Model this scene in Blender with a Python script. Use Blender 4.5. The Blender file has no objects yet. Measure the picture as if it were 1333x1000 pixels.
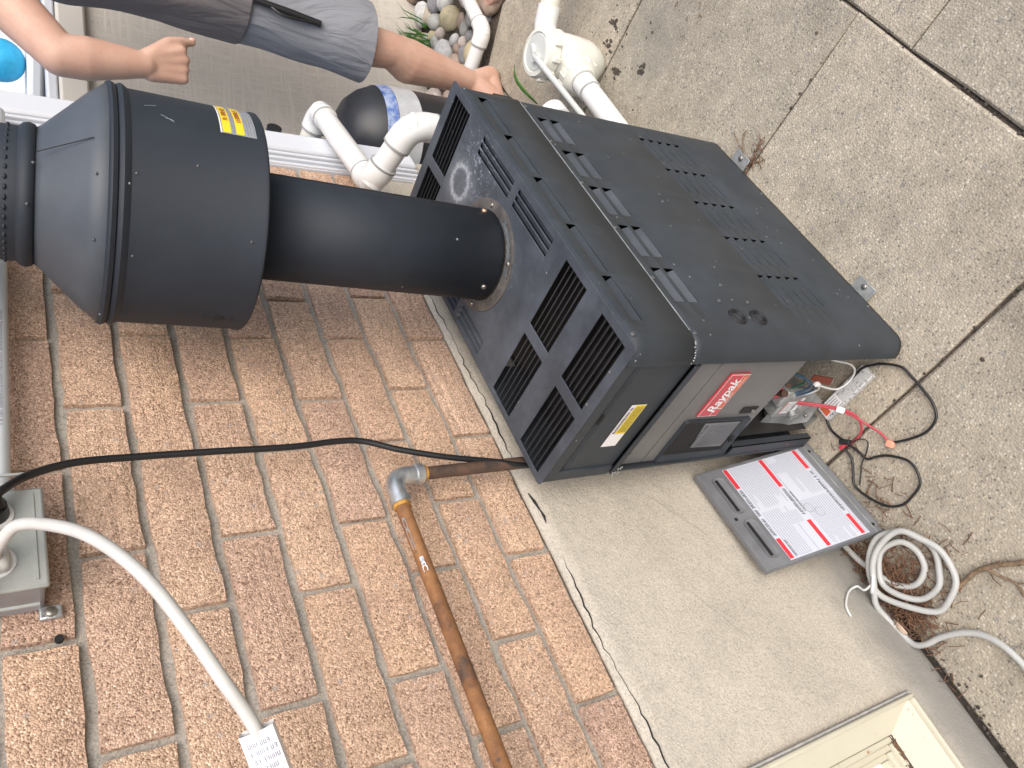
import bpy, bmesh, math, random
from mathutils import Vector, Matrix, noise
random.seed(11)
R_ = math.radians
scene = bpy.context.scene
COL = scene.collection
PI = math.pi

# ------------------------------------------------------------------ camera
cd = bpy.data.cameras.new('camera'); cam = bpy.data.objects.new('camera', cd); COL.objects.link(cam)
X = Vector((0.397967, -0.397526, -0.826798)); Y = Vector((0.669137, 0.742322, -0.034831)); Z = Vector((0.627597, -0.539380, 0.561419))
cam.matrix_world = Matrix(((X.x, Y.x, Z.x, 0.88883), (X.y, Y.y, Z.y, -0.49644), (X.z, Y.z, Z.z, 1.35795), (0, 0, 0, 1)))
cd.sensor_width = 36; cd.lens = 36 * 987.72 / 1333; cd.clip_start = 0.02; cd.clip_end = 500
scene.camera = cam
# ------------------------------------------------------------------ sky, sun, exposure
SUN_EL, SUN_AZ = R_(44), R_(-24)      # azimuth measured from +x towards +y
w = bpy.data.worlds.new('World'); scene.world = w; w.use_nodes = True
wn = w.node_tree.nodes; wl = w.node_tree.links
bg = wn['Background']
sky = wn.new('ShaderNodeTexSky'); sky.sky_type = 'NISHITA'; sky.sun_disc = False
sky.sun_elevation = SUN_EL; sky.sun_rotation = PI / 2 - SUN_AZ
sky.dust_density = 3.0; sky.air_density = 1.0; sky.ozone_density = 1.0
wl.new(sky.outputs[0], bg.inputs[0]); bg.inputs[1].default_value = 0.12
sd = bpy.data.lights.new('sun', 'SUN'); sun = bpy.data.objects.new('sun', sd); COL.objects.link(sun)
sd.energy = 1.45; sd.angle = R_(60); sd.color = (1.0, 0.965, 0.92)
dv = Vector((math.cos(SUN_EL) * math.cos(SUN_AZ), math.cos(SUN_EL) * math.sin(SUN_AZ), math.sin(SUN_EL)))
sun.rotation_euler = dv.to_track_quat('Z', 'Y').to_euler(); sun.location = dv * 6
vs_ = scene.view_settings
vs_.view_transform = 'Standard'; vs_.look = 'None'; vs_.exposure = 0.90; vs_.gamma = 1.0; vs_.use_curve_mapping = False

# ------------------------------------------------------------------ materials
def mat(name, col, rough=0.6, metal=0.0, var=0.0, vscale=20, bump=0.0, bscale=200, spec=0.5, col2=None, objvar=0.0, coat=0.0):
    m = bpy.data.materials.new(name); m.use_nodes = True
    nt = m.node_tree; N = nt.nodes; L = nt.links; b = N['Principled BSDF']
    b.inputs['Base Color'].default_value = (*col, 1); b.inputs['Roughness'].default_value = rough
    b.inputs['Metallic'].default_value = metal; b.inputs['Specular IOR Level'].default_value = spec
    if coat: b.inputs['Coat Weight'].default_value = coat
    g = N.new('ShaderNodeNewGeometry')
    if var > 0 or col2:
        n = N.new('ShaderNodeTexNoise'); n.inputs['Scale'].default_value = vscale; n.inputs['Detail'].default_value = 6; n.inputs['Roughness'].default_value = .65
        L.new(g.outputs['Position'], n.inputs['Vector'])
        r = N.new('ShaderNodeValToRGB'); L.new(n.outputs['Fac'], r.inputs['Fac'])
        c2 = col2 if col2 else tuple(max(0, c * (1 - var)) for c in col)
        c1 = col if col2 else tuple(min(1, c * (1 + var)) for c in col)
        r.color_ramp.elements[0].position = .35; r.color_ramp.elements[1].position = .65
        r.color_ramp.elements[0].color = (*c2, 1); r.color_ramp.elements[1].color = (*c1, 1)
        out = r.outputs['Color']
        if objvar:
            oi = N.new('ShaderNodeObjectInfo'); h = N.new('ShaderNodeHueSaturation')
            mp = N.new('ShaderNodeMapRange'); mp.inputs[3].default_value = 1 - objvar; mp.inputs[4].default_value = 1 + objvar
            L.new(oi.outputs['Random'], mp.inputs[0]); L.new(mp.outputs[0], h.inputs['Value']); L.new(out, h.inputs['Color']); out = h.outputs['Color']
        L.new(out, b.inputs['Base Color'])
        rr = N.new('ShaderNodeMapRange'); rr.inputs[3].default_value = rough - .06; rr.inputs[4].default_value = rough + .06
        L.new(n.outputs['Fac'], rr.inputs[0]); L.new(rr.outputs[0], b.inputs['Roughness'])
    if bump > 0:
        n2 = N.new('ShaderNodeTexNoise'); n2.inputs['Scale'].default_value = bscale; n2.inputs['Detail'].default_value = 4
        L.new(g.outputs['Position'], n2.inputs['Vector'])
        bp = N.new('ShaderNodeBump'); bp.inputs['Strength'].default_value = bump; bp.inputs['Distance'].default_value = .002
        L.new(n2.outputs['Fac'], bp.inputs['Height']); L.new(bp.outputs[0], b.inputs['Normal'])
    return m

def nodes(m): return m.node_tree.nodes, m.node_tree.links, m.node_tree.nodes['Principled BSDF']
def mixc(N, L, fac, a, b, mode='MIX'):
    x = N.new('ShaderNodeMix'); x.data_type = 'RGBA'; x.blend_type = mode
    for s, v in ((x.inputs[0], fac), (x.inputs[6], a), (x.inputs[7], b)):
        if hasattr(v, 'is_linked'): L.new(v, s)
        elif isinstance(v, (int, float)): s.default_value = v
        else: s.default_value = (*v, 1)
    return x.outputs[2]
def noi(N, L, vec, scale, detail=5, rough=.6, dist=0):
    n = N.new('ShaderNodeTexNoise'); n.inputs['Scale'].default_value = scale; n.inputs['Detail'].default_value = detail
    n.inputs['Roughness'].default_value = rough; n.inputs['Distortion'].default_value = dist
    L.new(vec, n.inputs['Vector']); return n.outputs['Fac']
def vor(N, L, vec, scale, feat='F1'):
    n = N.new('ShaderNodeTexVoronoi'); n.inputs['Scale'].default_value = scale; n.feature = feat
    L.new(vec, n.inputs['Vector']); return n
def ramp(N, L, fac, stops):
    r = N.new('ShaderNodeValToRGB'); e = r.color_ramp.elements
    while len(e) < len(stops): e.new(.5)
    for i, (p, c) in enumerate(stops):
        e[i].position = p; e[i].color = (*(c if isinstance(c, tuple) else (c, c, c)), 1)
    L.new(fac, r.inputs['Fac']); return r.outputs['Color']
def mth(N, L, op, a, b=None, clamp=False):
    n = N.new('ShaderNodeMath'); n.operation = op; n.use_clamp = clamp
    for i, v in enumerate((a, b)):
        if v is None: continue
        if hasattr(v, 'is_linked'): L.new(v, n.inputs[i])
        else: n.inputs[i].default_value = v
    return n.outputs[0]
def bumpn(N, L, h, strength, dist, prev=None):
    b = N.new('ShaderNodeBump'); b.inputs['Strength'].default_value = strength; b.inputs['Distance'].default_value = dist
    L.new(h, b.inputs['Height'])
    if prev is not None: L.new(prev, b.inputs['Normal'])
    return b.outputs[0]

def brick_mat():
    m = mat('brick_clay', (.4, .22, .13), .92, spec=.2); N, L, b = nodes(m)
    tc = N.new('ShaderNodeTexCoord'); oi = N.new('ShaderNodeObjectInfo')
    g = N.new('ShaderNodeNewGeometry'); pos = g.outputs['Position']
    base = ramp(N, L, oi.outputs['Random'], [(0, (.580, .398, .280)), (.25, (.612, .428, .305)), (.42, (.500, .342, .265)), (.55, (.620, .436, .310)), (.72, (.530, .362, .270)), (1, (.600, .412, .290))])
    blotch = ramp(N, L, noi(N, L, pos, 11, 4, .6), [(.45, 0.0), (.80, .75)])
    c1 = mixc(N, L, blotch, base, (.425, .288, .228))
    v = vor(N, L, pos, 430); grain = N.new('ShaderNodeSeparateColor'); L.new(v.outputs['Color'], grain.inputs[0])
    spk = ramp(N, L, grain.outputs[0], [(0, (.38, .33, .30)), (.22, (.80, .77, .74)), (.65, (1.08, 1.06, 1.04)), (.9, (1.34, 1.33, 1.30)), (1, (1.65, 1.70, 1.72))])
    c2 = mixc(N, L, .85, c1, spk, 'MULTIPLY')
    v2 = vor(N, L, pos, 85); s2 = N.new('ShaderNodeSeparateColor'); L.new(v2.outputs['Color'], s2.inputs[0])
    peb = mth(N, L, 'MULTIPLY', mth(N, L, 'GREATER_THAN', s2.outputs[1], .93), mth(N, L, 'LESS_THAN', v2.outputs['Distance'], .32))
    c3 = mixc(N, L, mth(N, L, 'MULTIPLY', peb, .5), c2, (.42, .36, .33))
    L.new(c3, b.inputs['Base Color'])
    # striations along the brick's length on some bricks
    mp = N.new('ShaderNodeMapping'); mp.inputs['Scale'].default_value = (1, 1.0, 72); L.new(pos, mp.inputs['Vector'])
    st = noi(N, L, mp.outputs[0], 1, 2, .5)
    msk = mth(N, L, 'GREATER_THAN', mth(N, L, 'FRACT', mth(N, L, 'MULTIPLY', oi.outputs['Random'], 7.3)), .6)
    sth = mth(N, L, 'MULTIPLY', st, msk)
    n1 = bumpn(N, L, sth, .6, .0075)
    n2 = bumpn(N, L, noi(N, L, pos, 170, 8, .85), .55, .004, n1)
    n3 = bumpn(N, L, mth(N, L, 'SUBTRACT', 1., v.outputs['Distance']), .6, .0028, n2)
    L.new(n3, b.inputs['Normal']); return m
M = {}
M['brick'] = brick_mat()
def concrete_mat(name, base, dark, speck=.10, bscale=260, bstr=.5):
    m = mat(name, base, .93, spec=.2); N, L, b = nodes(m)
    g = N.new('ShaderNodeNewGeometry'); pos = g.outputs['Position']
    c = mixc(N, L, ramp(N, L, noi(N, L, pos, 5, 6, .65, .5), [(.38, 0.), (.68, 1.)]), base, dark)
    c = mixc(N, L, ramp(N, L, noi(N, L, pos, 26, 4, .6), [(.45, 0.), (.75, .45)]), c, tuple(x * .78 for x in base))
    v = vor(N, L, pos, 420); s = N.new('ShaderNodeSeparateColor'); L.new(v.outputs['Color'], s.inputs[0])
    k = ramp(N, L, s.outputs[0], [(0, 1 - speck * 2.2), (.2, 1 - speck), (.8, 1 + speck * .4), (1, 1 + speck)])
    c = mixc(N, L, 1., c, k, 'MULTIPLY')
    L.new(c, b.inputs['Base Color'])
    n1 = bumpn(N, L, noi(N, L, pos, 34, 6, .65), .45, .006)
    n2 = bumpn(N, L, noi(N, L, pos, bscale, 3, .6), bstr, .003, n1)
    L.new(n2, b.inputs['Normal']); return m
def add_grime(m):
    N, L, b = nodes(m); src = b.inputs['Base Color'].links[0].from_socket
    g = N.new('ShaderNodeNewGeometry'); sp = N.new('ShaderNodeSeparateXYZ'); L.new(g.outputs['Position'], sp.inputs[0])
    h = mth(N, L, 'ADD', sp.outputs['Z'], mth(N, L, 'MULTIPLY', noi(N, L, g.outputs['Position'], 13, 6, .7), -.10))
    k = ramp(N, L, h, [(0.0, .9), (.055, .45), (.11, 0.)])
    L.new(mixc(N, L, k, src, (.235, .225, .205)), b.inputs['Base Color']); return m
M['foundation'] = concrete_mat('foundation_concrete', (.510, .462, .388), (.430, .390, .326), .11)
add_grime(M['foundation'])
M['mortar'] = concrete_mat('mortar', (.405, .375, .328), (.335, .308, .270), .14, 380, .5)
def slab_mat():
    m = mat('exposed_aggregate', (.4, .37, .31), .9, spec=.25); N, L, b = nodes(m)
    g = N.new('ShaderNodeNewGeometry'); pos = g.outputs['Position']; oi = N.new('ShaderNodeObjectInfo')
    wob = N.new('ShaderNodeTexNoise'); wob.inputs['Scale'].default_value = 90; L.new(pos, wob.inputs['Vector'])
    wv = N.new('ShaderNodeVectorMath'); wv.operation = 'MULTIPLY_ADD'; L.new(wob.outputs['Color'], wv.inputs[0]); wv.inputs[1].default_value = (.004,) * 3; L.new(pos, wv.inputs[2])
    P = wv.outputs[0]
    v = vor(N, L, P, 225); s = N.new('ShaderNodeSeparateColor'); L.new(v.outputs['Color'], s.inputs[0])
    peb = ramp(N, L, s.outputs[0], [(0, (.175, .16, .14)), (.10, (.27, .243, .20)), (.36, (.385, .338, .262)), (.60, (.335, .300, .243)), (.80, (.435, .380, .292)), (.94, (.475, .425, .345)), (1, (.54, .50, .43))])
    edge = ramp(N, L, v.outputs['Distance'], [(.42, 0.), (.62, 1.)])
    c = mixc(N, L, edge, peb, (.352, .312, .250))
    v2 = vor(N, L, P, 66); s2 = N.new('ShaderNodeSeparateColor'); L.new(v2.outputs['Color'], s2.inputs[0])
    big = mth(N, L, 'MULTIPLY', mth(N, L, 'GREATER_THAN', s2.outputs[1], .88), mth(N, L, 'LESS_THAN', v2.outputs['Distance'], .33))
    bc = ramp(N, L, s2.outputs[2], [(0, (.20, .195, .19)), (.4, (.36, .33, .30)), (.7, (.27, .27, .275)), (1, (.48, .43, .36))])
    c = mixc(N, L, mth(N, L, 'MULTIPLY', big, .55), c, bc)
    big_n = ramp(N, L, noi(N, L, pos, 2.6, 5, .62, .3), [(.36, 1.05), (.52, 1.0), (.72, .74)])
    c = mixc(N, L, 1., c, big_n, 'MULTIPLY')
    mid = ramp(N, L, noi(N, L, pos, 17, 5, .65), [(.4, 1.03), (.72, .80)])
    c = mixc(N, L, 1., c, mid, 'MULTIPLY')
    rnd = ramp(N, L, oi.outputs['Random'], [(0, (.95, .95, .94)), (1, (1.06, 1.05, 1.03))])
    c = mixc(N, L, 1., c, rnd, 'MULTIPLY')
    # old dark organic stain on the slab behind the heater
    sp = N.new('ShaderNodeVectorMath'); sp.operation = 'DISTANCE'; L.new(pos, sp.inputs[0]); sp.inputs[1].default_value = (.43, 1.0, 0)
    dd = mth(N, L, 'ADD', sp.outputs['Value'], mth(N, L, 'MULTIPLY', noi(N, L, pos, 14, 5, .7), .30))
    stn = ramp(N, L, dd, [(.15, .8), (.30, 0.)])
    c = mixc(N, L, stn, c, (.215, .20, .17))
    L.new(c, b.inputs['Base Color'])
    inv = mth(N, L, 'SUBTRACT', 1., v.outputs['Distance'])
    n1 = bumpn(N, L, inv, .5, .0025)
    n2 = bumpn(N, L, noi(N, L, pos, 55, 5, .65), .25, .005, n1)
    L.new(n2, b.inputs['Normal']); return m
M['slab'] = slab_mat()
M['soil'] = mat('dark_soil', (.035, .028, .022), .95, var=.4, vscale=60, bump=.8, bscale=150)
def coat_mat(name, col, rough, dust=(.30, .29, .28), amount=.5, ring=False, ds=.62):
    m = mat(name, col, rough, spec=.38); N, L, b = nodes(m)
    g = N.new('ShaderNodeNewGeometry'); pos = g.outputs['Position']
    f = noi(N, L, pos, 9, 7, .72)
    c = mixc(N, L, mth(N, L, 'MULTIPLY', ramp(N, L, f, [(.42, 0.), (.8, 1.)]), amount), col, tuple(x * 2.1 + .012 for x in col))
    v = vor(N, L, pos, 105); s = N.new('ShaderNodeSeparateColor'); L.new(v.outputs['Color'], s.inputs[0])
    sp = mth(N, L, 'MULTIPLY', mth(N, L, 'GREATER_THAN', s.outputs[0], .989), mth(N, L, 'LESS_THAN', v.outputs['Distance'], .19))
    c = mixc(N, L, mth(N, L, 'MULTIPLY', sp, ds), c, dust)
    rr = N.new('ShaderNodeMapRange'); rr.inputs[3].default_value = rough - .08; rr.inputs[4].default_value = rough + .12; L.new(f, rr.inputs[0])
    rough_o = rr.outputs[0]
    if ring:   # crusted lime ring left by dripping water
        d = N.new('ShaderNodeVectorMath'); d.operation = 'DISTANCE'; L.new(pos, d.inputs[0]); d.inputs[1].default_value = (.259, .513, .679)
        dn = mth(N, L, 'ADD', d.outputs['Value'], mth(N, L, 'MULTIPLY', mth(N, L, 'SUBTRACT', noi(N, L, pos, 75, 6, .75), .5), .018))
        rg = ramp(N, L, dn, [(.0, .10), (.022, .12), (.0265, .9), (.0300, .9), (.036, .16), (.062, 0.)])
        brk = ramp(N, L, noi(N, L, pos, 160, 5, .7), [(.32, .35), (.58, 1.)])
        c = mixc(N, L, mth(N, L, 'MULTIPLY', rg, brk), c, (.40, .42, .45))
        d2 = N.new('ShaderNodeVectorMath'); d2.operation = 'DISTANCE'; L.new(pos, d2.inputs[0]); d2.inputs[1].default_value = (.315, .485, .679)
        sc = mth(N, L, 'MULTIPLY', ramp(N, L, noi(N, L, pos, 120, 6, .8), [(.54, 0.), (.62, .8)]), ramp(N, L, d2.outputs['Value'], [(.02, 1.), (.085, 0.)]))
        c = mixc(N, L, sc, c, (.36, .40, .46))
    L.new(c, b.inputs['Base Color']); L.new(rough_o, b.inputs['Roughness'])
    n1 = bumpn(N, L, noi(N, L, pos, 900, 2, .5), .12, .0008)
    n1 = bumpn(N, L, noi(N, L, pos, 7, 3, .5), .06, .01, n1)
    L.new(n1, b.inputs['Normal']); return m
M['jacket'] = coat_mat('charcoal_powder_coat', (.029, .035, .042), .50, amount=.4)
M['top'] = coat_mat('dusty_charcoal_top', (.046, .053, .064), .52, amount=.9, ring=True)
M['louvre'] = coat_mat('sky_lit_jacket_coat', (.058, .066, .077), .44, amount=.5)  # jacket coat made lighter for upper louvres, sky light painted into the colour
M['slat'] = coat_mat('slat_metal', (.028, .029, .032), .5, amount=.5)
M['stack'] = coat_mat('black_stack_paint', (.017, .022, .030), .60, amount=.25, dust=(.5, .52, .55), ds=.75)
M['cone'] = coat_mat('sky_lit_stack_paint', (.060, .069, .082), .46, amount=.25, dust=(.45, .45, .45))  # stack paint lightened on the cone, its upward sky light put into the colour
M['flange'] = mat('weathered_flange', (.115, .105, .098), .55, metal=.3, var=.35, vscale=40, bump=.2)
M['galv'] = mat('galvanised_steel', (.55, .57, .58), .38, metal=.85, var=.25, vscale=50, bump=.15, bscale=300)
M['galv_flat'] = mat('bare_sheet_steel', (.36, .37, .36), .5, metal=.5, var=.3, vscale=35)
M['grey_door'] = mat('taupe_grey_panel', (.150, .146, .141), .50, var=.1, vscale=9, bump=.08, bscale=400)
M['grey_panel'] = mat('grey_painted_panel', (.150, .155, .165), .45, var=.18, vscale=14, bump=.1, bscale=300)
M['black'] = mat('matt_black', (.008, .008, .009), .7)
M['inner'] = mat('cabinet_interior', (.020, .019, .018), .75, var=.5, vscale=18)
M['rust'] = mat('rusty_brown', (.20, .085, .035), .85, var=.6, vscale=30, bump=.5)
M['burner_red'] = mat('dull_red_tag', (.16, .035, .02), .6)
M['burner'] = mat('burner_rust', (.10, .052, .036), .8, var=.5, vscale=30, bump=.3)
def gas_mat():
    m = mat('rusted_gas_pipe', (.3, .1, .03), .75); N, L, b = nodes(m)
    g = N.new('ShaderNodeNewGeometry'); pos = g.outputs['Position']
    a = ramp(N, L, noi(N, L, pos, 24, 6, .7), [(.30, (.06, .04, .030)), (.42, (.18, .080, .032)), (.58, (.27, .125, .046)), (.76, (.36, .19, .078))])
    p = ramp(N, L, noi(N, L, pos, 55, 5, .7), [(.60, 0.), (.66, 1.)])
    a = mixc(N, L, mth(N, L, 'MULTIPLY', p, .75), a, (.05, .045, .045))
    L.new(a, b.inputs['Base Color']); L.new(bumpn(N, L, noi(N, L, pos, 150, 5, .7), .5, .003), b.inputs['Normal']); return m
M['gas'] = gas_mat()
M['gas_dark'] = mat('dark_brown_iron_pipe', (.045, .032, .026), .6, col2=(.12, .065, .04), vscale=35, bump=.3)
M['dope'] = mat('yellow_pipe_sealant', (.50, .26, .05), .7, col2=(.22, .11, .04), vscale=120)
M['pvc'] = mat('white_pvc', (.70, .70, .68), .32, var=.03, vscale=10)
M['pvc_old'] = mat('aged_pvc', (.66, .63, .55), .4, var=.06, vscale=12)
M['valve'] = mat('ivory_valve_plastic', (.66, .65, .58), .4, var=.04, vscale=14, bump=.06)
M['valve_grey'] = mat('pale_grey_valve_cap', (.52, .53, .50), .45, var=.05, vscale=14)
M['seam'] = mat('pipe_joint_glue', (.28, .28, .27), .6)
M['grey_cord'] = mat('grey_white_cord_jacket', (.40, .40, .38), .5, var=.07, vscale=25)
M['white_cord'] = mat('white_cord_jacket', (.52, .51, .48), .45, var=.07, vscale=25)
M['black_cord'] = mat('black_cord_jacket', (.012, .012, .013), .38, bump=.15, bscale=500)
M['red_wire'] = mat('red_wire_jacket', (.40, .045, .06), .45)
M['blue_wire'] = mat('blue_wire_jacket', (.025, .07, .13), .45)
M['green_wire'] = mat('green_wire_jacket', (.02, .08, .06), .45)
M['white_wire'] = mat('white_wire_jacket', (.62, .62, .6), .45)
M['tan_conn'] = mat('salmon_connector', (.75, .33, .22), .5)
M['box_grey'] = mat('grey_die_cast_box', (.35, .36, .335), .5, metal=.15, var=.12, vscale=18, bump=.1)
M['box_side'] = mat('grey_cast_side', (.30, .30, .31), .5, metal=.3, var=.15, vscale=18)
M['conduit'] = mat('white_conduit', (.62, .66, .68), .38, var=.04, vscale=9)
M['trim'] = mat('white_vinyl_trim', (.60, .62, .66), .4)
M['cream'] = None
def cream_mat():
    m = mat('cream_steel', (.72, .66, .48), .42); N, L, b = nodes(m)
    g = N.new('ShaderNodeNewGeometry'); pos = g.outputs['Position']
    c = mixc(N, L, ramp(N, L, noi(N, L, pos, 12, 5, .6), [(.4, 0.), (.8, .5)]), (.53, .50, .395), (.46, .43, .335))
    c = mixc(N, L, ramp(N, L, noi(N, L, pos, 48, 6, .75, .6), [(.63, 0.), (.68, .85)]), c, (.30, .13, .035))
    c = mixc(N, L, ramp(N, L, noi(N, L, pos, 190, 4, .7), [(.68, 0.), (.74, .6)]), c, (.24, .17, .10))
    L.new(c, b.inputs['Base Color']); return m
M['cream'] = cream_mat()
M['caulk'] = mat('grey_caulk', (.46, .45, .43), .7, var=.2, vscale=50)
def pane_mat():
    m = mat('window_pane', (.72, .77, .80), .25); return m
M['pane'] = pane_mat()
M['paper'] = mat('white_label_paper', (.52, .545, .61), .5)
M['silver'] = mat('silver_label', (.42, .45, .46), .35, metal=.4, var=.15, vscale=60)
M['yellow'] = mat('yellow_label', (.80, .60, .03), .5)
M['red'] = mat('red_print', (.62, .035, .05), .5)
M['badge_red'] = mat('badge_red', (.50, .055, .065), .4, var=.1, vscale=30)
M['badge_orange'] = mat('badge_orange', (.60, .13, .06), .4, var=.1, vscale=30)
M['ink'] = mat('black_ink', (.035, .035, .045), .6)
M['ink_grey'] = mat('grey_ink', (.25, .26, .32), .6)
M['ink_red'] = mat('dark_red_ink', (.32, .06, .03), .6)
M['white_print'] = mat('white_print', (.80, .78, .78), .45)
M['screw'] = mat('screw_zinc', (.30, .28, .25), .35, metal=.8, var=.2, vscale=200)
M['screw_dark'] = mat('painted_screw', (.10, .10, .105), .4, metal=.3)
M['copper'] = mat('copper_screw', (.62, .38, .25), .4, metal=.8)
M['skin'] = None
def skin_mat():
    m = mat('skin', (.5, .28, .19), .5, spec=.35); N, L, b = nodes(m)
    g = N.new('ShaderNodeNewGeometry'); pos = g.outputs['Position']
    c = mixc(N, L, ramp(N, L, noi(N, L, pos, 16, 5, .6), [(.35, 0.), (.75, 1.)]), (.54, .345, .260), (.47, .270, .200))
    c = mixc(N, L, ramp(N, L, noi(N, L, pos, 150, 4, .7), [(.55, 0.), (.8, .35)]), c, (.36, .17, .12))
    L.new(c, b.inputs['Base Color']); b.inputs['Subsurface Weight'].default_value = .15; b.inputs['Subsurface Radius'].default_value = (.012, .005, .003)
    L.new(bumpn(N, L, noi(N, L, pos, 320, 3, .6), .15, .001), b.inputs['Normal']); return m
M['skin'] = skin_mat()
M['nail'] = mat('nail', (.62, .38, .32), .3)
M['hair'] = mat('brown_hair', (.05, .03, .02), .7, var=.4, vscale=90, bump=.5)
def cloth_mat(name, c1, c2):
    m = mat(name, c1, .85, spec=.2); N, L, b = nodes(m)
    g = N.new('ShaderNodeNewGeometry'); pos = g.outputs['Position']
    L.new(mixc(N, L, noi(N, L, pos, 400, 2, .5), c2, c1), b.inputs['Base Color'])
    mp = N.new('ShaderNodeMapping'); mp.inputs['Scale'].default_value = (9, 9, 2.2); mp.inputs['Rotation'].default_value = (.2, .25, 0); L.new(pos, mp.inputs['Vector'])
    n1 = bumpn(N, L, noi(N, L, mp.outputs[0], 1.6, 3, .5, 1.2),   .55, .03)
    L.new(bumpn(N, L, noi(N, L, pos, 700, 2, .5), .25, .001, n1), b.inputs['Normal']); return m
M['shirt'] = cloth_mat('taupe_grey_shirt', (.190, .172, .172), (.165, .148, .148))
M['shorts'] = cloth_mat('blue_grey_shorts', (.240, .245, .265), (.205, .210, .228))
def fence_mat():
    m = mat('woven_vinyl_sheet', (.40, .36, .30), .7); N, L, b = nodes(m)
    tc = N.new('ShaderNodeTexCoord')
    a = N.new('ShaderNodeMapping'); a.inputs['Scale'].default_value = (130, 130, 14); L.new(tc.outputs['Object'], a.inputs['Vector'])
    c_ = N.new('ShaderNodeMapping'); c_.inputs['Scale'].default_value = (9, 9, 150); L.new(tc.outputs['Object'], c_.inputs['Vector'])
    n1 = noi(N, L, a.outputs[0], 1, 3, .6); n2 = noi(N, L, c_.outputs[0], 1, 3, .6)
    h = mth(N, L, 'MAXIMUM', n1, n2)
    L.new(ramp(N, L, h, [(.40, (.45, .41, .355)), (.60, (.53, .485, .42)), (.78, (.57, .52, .455))]), b.inputs['Base Color'])
    L.new(bumpn(N, L, h, .5, .003), b.inputs['Normal']); return m
M['fence'] = fence_mat()
M['fence_rail'] = mat('beige_fence_rail', (.58, .54, .48), .5)
M['drum'] = mat('black_drum', (.016, .017, .02), .42, var=.2, vscale=12)
M['drum_blue'] = mat('blue_white_print', (.04, .10, .34), .35, col2=(.34, .40, .52), vscale=45)
M['drum_white'] = mat('drum_label_white', (.40, .41, .42), .4, var=.12, vscale=30)
M['cyan'] = mat('cyan_vinyl', (.02, .36, .62), .6, var=.25, vscale=6)
M['green'] = mat('green_blade', (.06, .16, .03), .5, var=.3, vscale=40)
M['needle'] = mat('dry_needles', (.145, .075, .042), .9, var=.5, vscale=90, objvar=.2)
M['twig'] = mat('twig_bark', (.17, .115, .07), .9, var=.4, vscale=80, bump=.6)
M['raw_wood'] = mat('raw_wood', (.62, .38, .13), .7)
M['leaf_dry'] = mat('dry_leaf', (.55, .42, .31), .6, var=.15, vscale=60)
M['dirt'] = mat('dirt_clump', (.06, .048, .038), .95, var=.4, vscale=90)
M['house'] = mat('pale_siding', (.78, .78, .77), .6)
M['dark_glass'] = mat('dark_window', (.03, .07, .16), .1)
M['stones'] = []
for i, c in enumerate([(.46, .40, .31), (.36, .27, .21), (.27, .265, .27), (.50, .49, .47), (.40, .29, .25), (.33, .33, .30), (.44, .38, .24), (.54, .46, .40)]):
    M['stones'].append(mat('river_stone_tone', c, .7, var=.28, vscale=22, bump=.35, bscale=70))

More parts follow.
